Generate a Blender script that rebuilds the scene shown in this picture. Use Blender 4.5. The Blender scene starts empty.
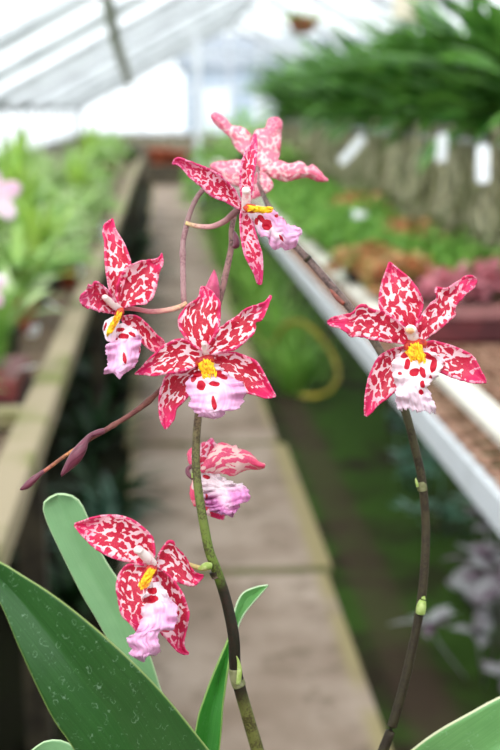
import bpy, math, random
from mathutils import Vector, Matrix, noise as mnoise
random.seed(7)
PI = math.pi
C = bpy.context.scene.collection
sc = bpy.context.scene

# ------------------------------------------------------------------ camera
F = 1200.0
CAM = Vector((0, 0, 1.5))
PITCH = math.atan(267 / F)
YAW = math.atan(90 / F * math.cos(PITCH))
fwd = Vector((math.sin(YAW) * math.cos(PITCH), math.cos(YAW) * math.cos(PITCH), -math.sin(PITCH)))
right = Vector((math.cos(YAW), -math.sin(YAW), 0))
up = right.cross(fwd)
cd = bpy.data.cameras.new('camera')
cam = bpy.data.objects.new('camera', cd)
C.objects.link(cam)
cam.matrix_world = Matrix(((right.x, up.x, -fwd.x, 0), (right.y, up.y, -fwd.y, 0), (right.z, up.z, -fwd.z, CAM.z), (0, 0, 0, 1)))
cd.sensor_width = 36
cd.sensor_fit = 'AUTO'
cd.lens = 36 * F / 750
cd.clip_start = 0.02
cd.clip_end = 300
cd.dof.use_dof = True
cd.dof.focus_distance = 0.555
cd.dof.aperture_fstop = 8.4
sc.camera = cam

def P(x, y, d):
    return CAM + fwd * d + right * ((x - 250) / F * d) + up * ((375 - y) / F * d)

# ------------------------------------------------------------------ materials
def smooth(a, b, t):
    t = max(0, min(1, (t - a) / (b - a)))
    return t * t * (3 - 2 * t)

class NT:
    def __init__(s, name):
        s.m = bpy.data.materials.new(name)
        s.m.use_nodes = True
        s.t = s.m.node_tree
        s.t.nodes.clear()
        s.out = s.t.nodes.new('ShaderNodeOutputMaterial')
    def n(s, typ, **kw):
        nd = s.t.nodes.new('ShaderNode' + typ)
        for k, v in kw.items():
            if k[0] == '_':
                setattr(nd, k[1:], v)
            else:
                key = int(k[1:]) if k[0] == 'i' and k[1:].isdigit() else k.replace('_', ' ')
                inp = nd.inputs[key]
                if hasattr(v, 'is_output') or isinstance(v, bpy.types.NodeSocket):
                    s.t.links.new(v, inp)
                else:
                    inp.default_value = v
        return nd
    def math(s, op, a, b=0.0, c=None, clamp=False):
        kw = dict(i0=a, i1=b)
        if c is not None:
            kw['i2'] = c
        nd = s.n('Math', _operation=op, _use_clamp=clamp, **kw)
        return nd.outputs[0]
    def sm(s, v, a, b):
        nd = s.n('MapRange', _interpolation_type='SMOOTHSTEP', Value=v, From_Min=a, From_Max=b)
        return nd.outputs[0]
    def mix(s, f, a, b):
        nd = s.t.nodes.new('ShaderNodeMix')
        nd.data_type = 'RGBA'
        for idx, v in ((0, f), (6, a), (7, b)):
            if isinstance(v, bpy.types.NodeSocket):
                s.t.links.new(v, nd.inputs[idx])
            elif idx == 0:
                nd.inputs[idx].default_value = v
            else:
                nd.inputs[idx].default_value = (v[0], v[1], v[2], 1)
        return nd.outputs[2]
    def noise(s, vec, scale, detail=2.0, rough=.5):
        nd = s.n('TexNoise', Scale=scale, Detail=detail, Roughness=rough)
        if vec is not None:
            s.t.links.new(vec, nd.inputs['Vector'])
        return nd
    def obj(s):
        return s.n('TexCoord').outputs['Object']
    def uv(s, name):
        return s.n('UVMap', _uv_map=name).outputs[0]
    def finish(s, col, rough=.5, trans=0.0, spec=.5, bump=None, bstr=.3, metallic=0.0, bdist=.001):
        p = s.n('BsdfPrincipled')
        for key, v in (('Base Color', col), ('Roughness', rough), ('Specular IOR Level', spec), ('Metallic', metallic)):
            if isinstance(v, bpy.types.NodeSocket):
                s.t.links.new(v, p.inputs[key])
            elif key == 'Base Color':
                p.inputs[key].default_value = (*v, 1)
            else:
                p.inputs[key].default_value = v
        if bump is not None:
            b = s.n('Bump', Height=bump, Strength=bstr, Distance=bdist)
            s.t.links.new(b.outputs[0], p.inputs['Normal'])
        res = p.outputs[0]
        if trans > 0:
            tr = s.n('BsdfTranslucent')
            if isinstance(col, bpy.types.NodeSocket):
                s.t.links.new(col, tr.inputs[0])
            else:
                tr.inputs[0].default_value = (*col, 1)
            mx = s.n('MixShader', i0=trans)
            s.t.links.new(p.outputs[0], mx.inputs[1])
            s.t.links.new(tr.outputs[0], mx.inputs[2])
            res = mx.outputs[0]
        s.t.links.new(res, s.out.inputs[0])
        return s.m

def rgb(r, g, b):      # sRGB bytes -> linear
    f = lambda c: ((c / 255 + .055) / 1.055) ** 2.4 if c > 10 else c / 255 / 12.92
    return (f(r), f(g), f(b))

def petal_mat(name, blotch, net, rimc, scale=3.1, bias=0.0, stretch=.72, rimw=.80, tipw=.66):
    t = NT(name)
    pat = t.uv('pat')
    pos = t.uv('pos')
    sp = t.n('SeparateXYZ', Vector=pos)
    e, v = sp.outputs[0], sp.outputs[1]
    w = t.noise(pat, 3.0, 2, .5)
    wv = t.n('VectorMath', _operation='MULTIPLY_ADD', i0=w.outputs['Color'], i1=(.22, .22, 0), i2=pat)
    mp = t.n('Mapping', Vector=wv.outputs[0], Scale=(1, stretch, 1))
    # blots: small cells that run together here and there, finer towards the base of the petal
    vo = t.n('TexVoronoi', _feature='DISTANCE_TO_EDGE', _voronoi_dimensions='2D', Vector=mp.outputs[0], Scale=scale, Randomness=1.0)
    lab = t.noise(mp.outputs[0], scale * 1.3, 1.5, .5)
    big = t.noise(pat, 1.4, 1, .5)
    a = t.math('MULTIPLY_ADD', t.math('SUBTRACT', lab.outputs[0], .5), 1.25, vo.outputs['Distance'])
    a = t.math('MULTIPLY_ADD', t.math('SUBTRACT', big.outputs[0], .5), .5, a)
    cen = t.math('MULTIPLY', t.math('SUBTRACT', .7, e), .10)
    a = t.math('ADD', a, cen)
    a = t.math('ADD', a, bias)
    mask = t.sm(a, .095, .145)
    fine = w
    rn = t.noise(pat, 5.0, 2, .5)
    ej = t.math('MULTIPLY_ADD', rn.outputs[0], .16, e)
    vj = t.math('MULTIPLY_ADD', rn.outputs[0], .14, v)
    rim = t.math('MAXIMUM', t.math('MULTIPLY', t.sm(ej, rimw + .05, 1.08), .75), t.sm(vj, tipw, 1.02))
    fleck = t.noise(pat, 14.0, 2, .6)
    rimcol = t.mix(t.sm(fleck.outputs[0], .42, .6), rimc, tuple(min(1, c * .45 + n_ * .5) for c, n_ in zip(rimc, net)))
    netcol = t.mix(rim, net, rimcol)
    bl = t.mix(t.math('MULTIPLY', rim, .65), blotch, rimc)
    bv = t.mix(t.sm(fleck.outputs[0], .35, .75), bl, tuple(min(1, c * 1.2 + .03) for c in blotch))
    bv = t.mix(t.math('MULTIPLY', rim, .55), bv, rimc)
    col = t.mix(mask, netcol, bv)
    vein = t.noise(t.n('Mapping', Vector=pat, Scale=(14, .8, 1)).outputs[0], 1.0, 2, .5)
    bump = t.math('MULTIPLY_ADD', mask, .25, t.math('MULTIPLY', vein.outputs[0], 1.0))
    return t.finish(col, .42, .28, .35, bump, .35, bdist=.0006)

CRIM = rgb(196, 26, 62)
M = {}
M['petal'] = petal_mat('petal_red_spotted', CRIM, rgb(252, 222, 228), rgb(232, 54, 122))
M['petal_dark'] = petal_mat('petal_red_reticulated', rgb(192, 18, 52), rgb(252, 224, 230), rgb(236, 52, 128), scale=3.9, bias=.02, stretch=.45, rimw=.82, tipw=.66)
M['petal_side'] = petal_mat('petal_side_spotted', rgb(205, 36, 80), rgb(250, 208, 222), rgb(228, 74, 140), scale=4.2, bias=-.01)
M['petal_back'] = petal_mat('petal_back_pale', rgb(234, 128, 150), rgb(250, 214, 214), rgb(232, 100, 138), scale=3.6, bias=-.02)
M['petal_under'] = petal_mat('petal_underside', rgb(230, 88, 128), rgb(250, 218, 212), rgb(236, 66, 112), scale=3.6, bias=-.04, stretch=.3, rimw=.74)

def lip_mat(name, lav, tip_in):
    t = NT(name)
    pos = t.uv('pos'); pat = t.uv('pat')
    sp = t.n('SeparateXYZ', Vector=pos)
    v = sp.outputs[1]
    mk = t.n('Attribute', _attribute_name='mark').outputs['Fac']
    hl = t.n('Attribute', _attribute_name='halo').outputs['Fac']
    nz = t.noise(pat, 4.0, 3, .6)
    f = t.sm(t.math('MULTIPLY_ADD', nz.outputs[0], .2, v), tip_in, tip_in + .22)
    veins = t.noise(t.n('Mapping', Vector=pat, Scale=(9, .6, 1)).outputs[0], 1.0, 2, .5)
    lv = t.mix(t.sm(veins.outputs[0], .35, .7), lav, tuple(min(1, c * 1.15 + .05) for c in lav))
    white = rgb(253, 238, 243)
    c = t.mix(f, white, lv)
    c = t.mix(t.math('MULTIPLY', hl, .75), c, white)
    m2 = t.math('MULTIPLY_ADD', t.math('SUBTRACT', nz.outputs[0], .5), .5, mk)
    c = t.mix(t.sm(m2, .4, .55), c, rgb(196, 16, 48))
    return t.finish(c, .5, .3, .3, veins.outputs[0], .35, bdist=.0008)
M['lip'] = lip_mat('lip_lavender', rgb(238, 182, 218), .2)
M['lip_white'] = lip_mat('lip_white_pink', rgb(246, 218, 230), .72)
M['lip_back'] = lip_mat('lip_mauve_back', rgb(228, 150, 205), .45)

def simple(name, c1, c2=None, sc_=8.0, rough=.6, trans=0.0, spec=.4, bstr=0.0, lo=.4, hi=.6, det=3, metallic=0.0, bdist=.005):
    t = NT(name)
    o = t.obj()
    nz = t.noise(o, sc_, det, .6)
    col = t.mix(t.sm(nz.outputs[0], lo, hi), c1, c2 if c2 else tuple(min(1, c * .8) for c in c1))
    return t.finish(col, rough, trans, spec, nz.outputs[0] if bstr else None, bstr, metallic, bdist)

M['callus'] = simple('callus_yellow', rgb(255, 206, 20), rgb(232, 120, 14), 520, .45, .1, lo=.46, hi=.7)
M['callus_red'] = simple('callus_base_red', rgb(150, 12, 30), rgb(190, 60, 20), 400, .5)
M['column'] = simple('column_white', rgb(250, 232, 228), rgb(240, 170, 182), 260, .4, .15, lo=.5, hi=.66)
M['anther'] = simple('anther_tan', rgb(226, 158, 110), rgb(240, 200, 170), 300, .45)
M['bud'] = None
def bud_mat():
    t = NT('bud_mauve')
    pat = t.uv('pat'); o = t.obj()
    st = t.noise(t.n('Mapping', Vector=pat, Scale=(8, .5, 1)).outputs[0], 1.0, 3, .6)
    nz = t.noise(o, 260, 2, .6)
    c = t.mix(t.sm(st.outputs[0], .3, .7), rgb(70, 26, 40), rgb(126, 56, 76))
    c = t.mix(t.math('MULTIPLY', t.sm(nz.outputs[0], .55, .75), .5), c, rgb(92, 28, 40))
    return t.finish(c, .38, 0, .5, st.outputs[0], .5, bdist=.0006)
M['bud'] = bud_mat()
M['bud_pink'] = simple('bud_pink', rgb(206, 84, 124), rgb(176, 60, 96), 160, .45, .15)

def stem_mat(name, stops, speck):
    t = NT(name)
    o = t.obj()
    v = t.n('SeparateXYZ', Vector=t.uv('pos')).outputs[1]
    cr = t.n('ValToRGB', Fac=v)
    els = cr.color_ramp.elements
    while len(els) < len(stops):
        els.new(.5)
    for el, (p, c) in zip(els, stops):
        el.position = p
        el.color = (*c, 1)
    nz = t.noise(o, 900, 3, .7)
    nb = t.noise(o, 120, 2, .6)
    c = t.mix(t.math('MULTIPLY', t.sm(t.math('MULTIPLY_ADD', nb.outputs[0], .5, t.math('MULTIPLY', nz.outputs[0], .6)), .5, .66), .75), cr.outputs[0], speck)
    return t.finish(c, .55, 0, .25, nz.outputs[0], .4, bdist=.0005)
OL = rgb(104, 110, 50); OLD = rgb(30, 27, 15); MAU = rgb(150, 112, 108)
M['spike_main'] = stem_mat('stem_olive_to_mauve', [(0, rgb(104, 100, 52)), (.33, rgb(104, 104, 54)), (.36, OLD), (.49, OLD), (.515, rgb(92, 112, 36)), (.62, rgb(98, 106, 50)), (.70, rgb(102, 90, 60)), (.8, MAU), (1, MAU)], rgb(46, 28, 20))
M['spike_dark'] = stem_mat('stem_dark_brown', [(0, rgb(44, 38, 24)), (.42, rgb(50, 43, 26)), (.58, rgb(64, 55, 36)), (.68, rgb(70, 66, 42)), (.78, rgb(98, 84, 70)), (.86, rgb(112, 90, 86)), (1, rgb(112, 92, 86))], rgb(30, 18, 14))
M['branch_mauve'] = stem_mat('stem_mauve', [(0, rgb(150, 108, 108)), (.5, rgb(156, 122, 122)), (1, rgb(128, 104, 100))], rgb(116, 72, 78))
M['branch_brown'] = stem_mat('stem_red_brown', [(0, rgb(112, 80, 62)), (.55, rgb(120, 72, 64)), (.72, rgb(120, 72, 64)), (.82, rgb(206, 140, 86)), (1, rgb(140, 64, 74))], rgb(92, 48, 50))
M['pedicel'] = stem_mat('pedicel_pink', [(0, rgb(214, 190, 130)), (.25, rgb(216, 166, 144)), (.6, rgb(214, 140, 146)), (1, rgb(164, 60, 72))], rgb(196, 110, 120))
M['pedicel_mauve'] = stem_mat('pedicel_mauve', [(0, rgb(206, 184, 120)), (.3, rgb(214, 160, 156)), (.7, rgb(178, 128, 128)), (1, rgb(120, 92, 84))], rgb(150, 96, 100))
M['pedicel_green'] = stem_mat('pedicel_green', [(0, rgb(170, 180, 96)), (.5, rgb(206, 170, 120)), (1, rgb(220, 130, 130))], rgb(190, 150, 110))
M['bract'] = simple('bract_pale_green', rgb(186, 200, 126), rgb(150, 172, 84), 200, .5, .2)
M['bract_grey'] = simple('bract_grey_papery', rgb(140, 138, 100), rgb(112, 112, 72), 250, .55, .1)
M['bract_red'] = simple('bract_red_brown', rgb(150, 78, 62), rgb(110, 60, 50), 200, .5, .1)

def orchid_leaf_mat(name, c1, c2, edge, marks=1.0):
    t = NT(name)
    pat = t.uv('pat'); pos = t.uv('pos')
    e = t.n('SeparateXYZ', Vector=pos).outputs[0]
    st = t.noise(t.n('Mapping', Vector=pat, Scale=(15, .12, 1)).outputs[0], 1.0, 3, .6)
    nb = t.noise(pat, .5, 2, .5)
    c = t.mix(t.sm(st.outputs[0], .2, .8), c1, c2)
    c = t.mix(t.math('MULTIPLY', t.sm(nb.outputs[0], .4, .65), .3), c, tuple(x * .75 for x in c1))
    # dried water marks: small ring outlines and flecks
    w = t.noise(pat, 2.5, 2, .6)
    wv = t.n('VectorMath', _operation='MULTIPLY_ADD', i0=w.outputs['Color'], i1=(.5, .5, 0), i2=pat)
    vo = t.n('TexVoronoi', _feature='F1', _voronoi_dimensions='2D', Vector=wv.outputs[0], Scale=2.3, Randomness=1.0)
    ring = t.math('ABSOLUTE', t.math('SUBTRACT', vo.outputs['Distance'], .27))
    rm = t.sm(ring, .045, .015)
    gate = t.noise(pat, 1.7, 3, .7)
    rm = t.math('MULTIPLY', rm, t.sm(gate.outputs[0], .5, .6))
    fl = t.noise(pat, 16, 2, .6)
    rm = t.math('MAXIMUM', rm, t.math('MULTIPLY', t.sm(fl.outputs[0], .68, .74), .8))
    c = t.mix(t.math('MULTIPLY', rm, .3 * marks), c, rgb(176, 206, 176))
    c = t.mix(t.sm(e, .972, .996), c, edge)
    return t.finish(c, .36, .12, .45, st.outputs[0], .25, bdist=.0006)
M['leaf_near'] = orchid_leaf_mat('orchid_leaf_deep_green', rgb(40, 80, 33), rgb(50, 93, 42), rgb(136, 158, 84))
M['leaf_pale'] = orchid_leaf_mat('orchid_leaf_pale_green', rgb(128, 174, 122), rgb(138, 182, 130), rgb(178, 206, 156), .25)
M['leaf_mid'] = orchid_leaf_mat('orchid_leaf_mid_green', rgb(52, 128, 42), rgb(70, 148, 54), rgb(140, 176, 90), .15)
M['leaf_right'] = orchid_leaf_mat('orchid_leaf_soft_green', rgb(96, 146, 84), rgb(112, 160, 96), rgb(200, 200, 160), .8)
M['leaf_light'] = orchid_leaf_mat('orchid_leaf_light_tip', rgb(84, 140, 74), rgb(104, 158, 88), rgb(190, 214, 170), .1)

def fol(name, c1, c2, rough=.5, trans=.35):
    return simple(name, c1, c2, 9, rough, trans * .7, .4, lo=.35, hi=.65)
M['grass'] = fol('foliage_grass', rgb(104, 158, 58), rgb(150, 194, 92))
M['lime'] = fol('foliage_lime', rgb(176, 206, 96), rgb(138, 182, 74))
M['mint'] = fol('foliage_mint', rgb(158, 188, 120), rgb(200, 218, 164))
M['green'] = fol('foliage_green', rgb(102, 148, 64), rgb(150, 182, 94))
M['deep'] = fol('foliage_deep', rgb(34, 84, 22), rgb(104, 156, 64))
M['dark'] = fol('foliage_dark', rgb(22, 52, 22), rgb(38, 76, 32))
M['orange'] = fol('foliage_orange', rgb(214, 142, 104), rgb(140, 158, 84))
M['rose'] = fol('foliage_rose', rgb(226, 156, 166), rgb(186, 108, 122))
M['silver'] = fol('foliage_silver_purple', rgb(146, 148, 148), rgb(98, 72, 90), .4, .1)
M['teal'] = fol('foliage_blue_green', rgb(92, 130, 108), rgb(60, 98, 76), .4, .15)
M['roots'] = fol('aerial_roots', rgb(232, 226, 192), rgb(150, 150, 108), .8, .3)
M['flower_white'] = fol('flower_white', rgb(250, 236, 244), rgb(236, 190, 214), .5, .3)
M['plastic_black'] = simple('plastic_black', rgb(34, 34, 36), rgb(46, 44, 44), 20, .5)
M['terracotta'] = simple('terracotta', rgb(176, 88, 58), rgb(150, 74, 50), 15, .8)
M['maroon'] = simple('maroon_plastic', rgb(110, 46, 44), rgb(88, 38, 38), 15, .5)
M['soil'] = simple('bark_soil', rgb(70, 52, 38), rgb(38, 28, 22), 60, .9, bstr=.5)
M['white_tag'] = simple('white_plastic', rgb(246, 248, 250), rgb(238, 240, 244), 20, .4, .3)
M['white_paint'] = simple('white_paint', rgb(206, 210, 214), rgb(184, 188, 190), 6, .5, lo=.5, hi=.8)
M['white_bar'] = simple('white_bar_paint', rgb(222, 218, 206), rgb(200, 194, 178), 6, .55, lo=.5, hi=.8)
M['rust'] = simple('rusty_wire', rgb(172, 134, 112), rgb(120, 82, 62), 30, .7)
M['mossy_wood'] = simple('mossy_wood', rgb(152, 138, 112), rgb(116, 116, 66), 4, .85, bstr=.4, lo=.47, hi=.68)
M['old_wood'] = simple('weathered_wood', rgb(150, 142, 122), rgb(112, 106, 88), 7, .85, bstr=.3)
M['dark_wood'] = simple('dark_wood', rgb(84, 76, 60), rgb(56, 50, 40), 8, .85)
M['deck'] = simple('bench_gravel', rgb(124, 104, 84), rgb(82, 66, 52), 60, .9, bstr=.5)
M['frame_white'] = simple('white_glazing_bar', rgb(214, 218, 222), rgb(196, 200, 206), 3, .6)
M['truss_grey'] = simple('grey_truss_paint', rgb(176, 180, 182), rgb(156, 160, 162), 3, .6)
M['moss_iron'] = simple('old_strut', rgb(128, 134, 112), rgb(150, 152, 140), 5, .7)
M['brick'] = simple('low_wall_render', rgb(150, 140, 120), rgb(120, 112, 96), 3, .9)
M['hose'] = simple('yellow_hose', rgb(176, 160, 52), rgb(150, 140, 50), 10, .5)
M['cream'] = simple('cream_board', rgb(222, 212, 190), rgb(210, 200, 176), 4, .7)
M['fern_basket'] = simple('terracotta_basket', rgb(176, 110, 82), rgb(150, 94, 70), 12, .8)

def path_mat():
    t = NT('worn_concrete')
    o = t.obj()
    a = t.noise(o, 1.6, 4, .6); b = t.noise(o, 9, 4, .7); g = t.noise(o, 2.3, 2, .5)
    c = t.mix(t.sm(a.outputs[0], .35, .65), rgb(126, 109, 94), rgb(163, 147, 133))
    c = t.mix(t.math('MULTIPLY', t.sm(b.outputs[0], .5, .68), .6), c, rgb(84, 70, 52))
    x = t.n('SeparateXYZ', Vector=o).outputs[0]
    edge = t.math('MAXIMUM', t.sm(x, .455, .50), t.sm(x, -.10, -.17))
    c = t.mix(t.math('MULTIPLY', edge, t.sm(t.math('ADD', g.outputs[0], .1), .4, .6)), c, rgb(146, 134, 98))
    return t.finish(c, .85, 0, .2, b.outputs[0], .4, bdist=.01)
M['path'] = path_mat()
def floor_mat():
    t = NT('mossy_earth')
    o = t.obj()
    a = t.noise(o, 2.6, 3, .6); b = t.noise(o, 30, 3, .7)
    x = t.n('SeparateXYZ', Vector=o).outputs[0]
    f = t.sm(t.math('MULTIPLY_ADD', b.outputs[0], .18, a.outputs[0]), .42, .66)
    c = t.mix(f, rgb(38, 32, 22), rgb(46, 70, 22))
    c = t.mix(t.math('MULTIPLY', t.sm(x, -.14, -.18), .9), c, rgb(36, 34, 24))  # dark soil left of the path, with the bench's shade put into its colour
    strip = t.math('MULTIPLY', t.sm(x, .56, .62), t.sm(x, .76, .70))
    c = t.mix(t.math('MULTIPLY', strip, .6), c, rgb(64, 52, 42))
    return t.finish(c, .95, 0, .1, b.outputs[0], .5, bdist=.02)
M['floor'] = floor_mat()

def glass_mat():
    t = NT('greenhouse_glass')
    tr = t.n('BsdfTransparent', Color=(.93, .96, .97, 1))
    df = t.n('BsdfTranslucent', Color=(.95, .96, .97, 1))
    gl = t.n('BsdfGlossy', Color=(1, 1, 1, 1), Roughness=.1)
    m1 = t.n('MixShader', i0=.12)
    t.t.links.new(tr.outputs[0], m1.inputs[1]); t.t.links.new(df.outputs[0], m1.inputs[2])
    m2 = t.n('MixShader', i0=.05)
    t.t.links.new(m1.outputs[0], m2.inputs[1]); t.t.links.new(gl.outputs[0], m2.inputs[2])
    t.t.links.new(m2.outputs[0], t.out.inputs[0])
    return t.m
M['glass'] = glass_mat()

# ------------------------------------------------------------------ mesh helpers
def wloc(o):
    v = Vector((0, 0, 0))
    while o is not None:
        v = v + o.location
        o = o.parent
    return v

def link(name, verts, faces, mat, parent=None, loc=None, smoothf=True, uvs=None, solid=0.0, attrs=None, bevel=0.0):
    base = wloc(parent) if parent is not None else Vector((0, 0, 0))
    if loc is None:
        loc = base.copy()
    me = bpy.data.meshes.new(name)
    me.from_pydata([tuple(Vector(v) - loc) for v in verts], [], faces)
    if smoothf:
        me.polygons.foreach_set('use_smooth', [True] * len(me.polygons))
    if uvs:
        for un, data in uvs.items():
            l = me.uv_layers.new(name=un)
            vi = [0] * len(me.loops)
            me.loops.foreach_get('vertex_index', vi)
            flat = []
            for i in vi:
                flat.extend(data[i])
            l.data.foreach_set('uv', flat)
    if attrs:
        for an, data in attrs.items():
            a = me.attributes.new(an, 'FLOAT', 'POINT')
            a.data.foreach_set('value', data)
    mats = mat if isinstance(mat, (list, tuple)) else [mat]
    for m in mats:
        me.materials.append(m)
    me.update()
    o = bpy.data.objects.new(name, me)
    C.objects.link(o)
    o.location = loc - base
    if parent is not None:
        o.parent = parent
    if solid:
        md = o.modifiers.new('thick', 'SOLIDIFY')
        md.thickness = solid
        md.offset = 0
    if bevel:
        md = o.modifiers.new('bevel', 'BEVEL')
        md.width = bevel
        md.segments = 2
    return o

def empty(name, loc, parent=None, label=None, cat=None, group=None):
    o = bpy.data.objects.new(name, None)
    C.objects.link(o)
    o.empty_display_size = .02
    base = wloc(parent) if parent is not None else Vector((0, 0, 0))
    o.location = Vector(loc) - base
    if parent is not None:
        o.parent = parent
    tag(o, label, cat, group)
    return o

def tag(o, label=None, cat=None, group=None, kind=None):
    if label: o['label'] = label
    if cat: o['category'] = cat
    if group: o['group'] = group
    if kind: o['kind'] = kind
    return o

def struct(o):
    o['kind'] = 'structure'
    return o

class MB:
    def __init__(s): s.v = []; s.f = []
    def box(s, x0, x1, y0, y1, z0, z1):
        n = len(s.v)
        s.v += [(x0, y0, z0), (x1, y0, z0), (x1, y1, z0), (x0, y1, z0), (x0, y0, z1), (x1, y0, z1), (x1, y1, z1), (x0, y1, z1)]
        s.f += [tuple(n + i for i in q) for q in ((0, 3, 2, 1), (4, 5, 6, 7), (0, 1, 5, 4), (1, 2, 6, 5), (2, 3, 7, 6), (3, 0, 4, 7))]
        return s
    def bar(s, a, b, w, h=None, upv=Vector((0, 0, 1))):
        a = Vector(a); b = Vector(b); h = h or w
        d = (b - a).normalized()
        sx = d.cross(upv)
        if sx.length < 1e-4: sx = Vector((1, 0, 0))
        sx.normalize(); sy = sx.cross(d)
        n = len(s.v)
        for p in (a, b):
            for i, j in ((-1, -1), (1, -1), (1, 1), (-1, 1)):
                s.v.append(tuple(p + sx * (i * w / 2) + sy * (j * h / 2)))
        s.f += [tuple(n + i for i in q) for q in ((0, 1, 2, 3), (7, 6, 5, 4), (0, 4, 5, 1), (1, 5, 6, 2), (2, 6, 7, 3), (3, 7, 4, 0))]
        return s
    def quad(s, a, b, c, d):
        n = len(s.v); s.v += [tuple(a), tuple(b), tuple(c), tuple(d)]; s.f.append((n, n + 1, n + 2, n + 3)); return s
    def tube(s, pts, radii, seg=8):
        pts = [Vector(p) for p in pts]
        n0 = len(s.v)
        ref = Vector((.3, .2, 1)).normalized()
        for i, p in enumerate(pts):
            d = (pts[min(i + 1, len(pts) - 1)] - pts[max(i - 1, 0)]).normalized()
            a = d.cross(ref)
            if a.length < .05: a = d.cross(Vector((1, 0, 0)))
            a.normalize(); b = d.cross(a)
            r = radii[i] if isinstance(radii, (list, tuple)) else radii
            for k in range(seg):
                t = 2 * PI * k / seg
                s.v.append(tuple(p + a * (r * math.cos(t)) + b * (r * math.sin(t))))
        for i in range(len(pts) - 1):
            for k in range(seg):
                s.f.append((n0 + i * seg + k, n0 + i * seg + (k + 1) % seg, n0 + (i + 1) * seg + (k + 1) % seg, n0 + (i + 1) * seg + k))
        s.f.append(tuple(n0 + k for k in reversed(range(seg))))
        s.f.append(tuple(n0 + (len(pts) - 1) * seg + k for k in range(seg)))
        return s
    def lathe(s, prof, seg=20, c=(0, 0, 0)):
        n0 = len(s.v)
        for r, z in prof:
            for k in range(seg):
                t = 2 * PI * k / seg
                s.v.append((c[0] + r * math.cos(t), c[1] + r * math.sin(t), c[2] + z))
        for i in range(len(prof) - 1):
            for k in range(seg):
                s.f.append((n0 + i * seg + k, n0 + i * seg + (k + 1) % seg, n0 + (i + 1) * seg + (k + 1) % seg, n0 + (i + 1) * seg + k))
        return s
    def ellipsoid(s, c, ax, ay, az, seg=10, ring=7, lump=0.0, sd=0.0):
        n0 = len(s.v); c = Vector(c)
        for i in range(ring + 1):
            th = PI * i / ring
            for k in range(seg):
                ph = 2 * PI * k / seg
                q = (math.sin(th) * math.cos(ph), math.sin(th) * math.sin(ph), math.cos(th))
                l = 1 + (lump * mnoise.noise(Vector(q) * 2.3 + Vector((sd, sd, 0))) if lump else 0)
                s.v.append(tuple(c + (ax * q[0] + ay * q[1] + az * q[2]) * l))
        for i in range(ring):
            for k in range(seg):
                s.f.append((n0 + i * seg + k, n0 + (i + 1) * seg + k, n0 + (i + 1) * seg + (k + 1) % seg, n0 + i * seg + (k + 1) % seg))
        return s
    def build(s, name, mat, parent=None, smoothf=False, **kw):
        return link(name, s.v, s.f, mat, parent, smoothf=smoothf, **kw)

def cr(pts, n):       # Catmull-Rom resample of a list of tuples to n samples, even in chord length
    pts = [tuple(float(c) for c in p) for p in pts]
    if len(pts) == 2:
        pts = [pts[0], tuple((a + b) / 2 for a, b in zip(*pts)), pts[1]]
    out = []
    for i in range(len(pts) - 1):
        p0 = pts[max(i - 1, 0)]; p1 = pts[i]; p2 = pts[i + 1]; p3 = pts[min(i + 2, len(pts) - 1)]
        for k in range(12):
            t = k / 12
            out.append(tuple(.5 * ((2 * b) + (-a + c) * t + (2 * a - 5 * b + 4 * c - d) * t * t + (-a + 3 * b - 3 * c + d) * t ** 3) for a, b, c, d in zip(p0, p1, p2, p3)))
    out.append(pts[-1])
    L = [0]
    for a, b in zip(out, out[1:]):
        L.append(L[-1] + math.hypot(b[0] - a[0], b[1] - a[1]))
    res = []; j = 0
    for i in range(n):
        t = L[-1] * i / (n - 1)
        while j < len(L) - 2 and L[j + 1] < t: j += 1
        q = (t - L[j]) / max(1e-9, L[j + 1] - L[j])
        q = max(0, min(1, q))
        res.append(tuple(a + (b - a) * q for a, b in zip(out[j], out[j + 1])))
    return res

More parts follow.
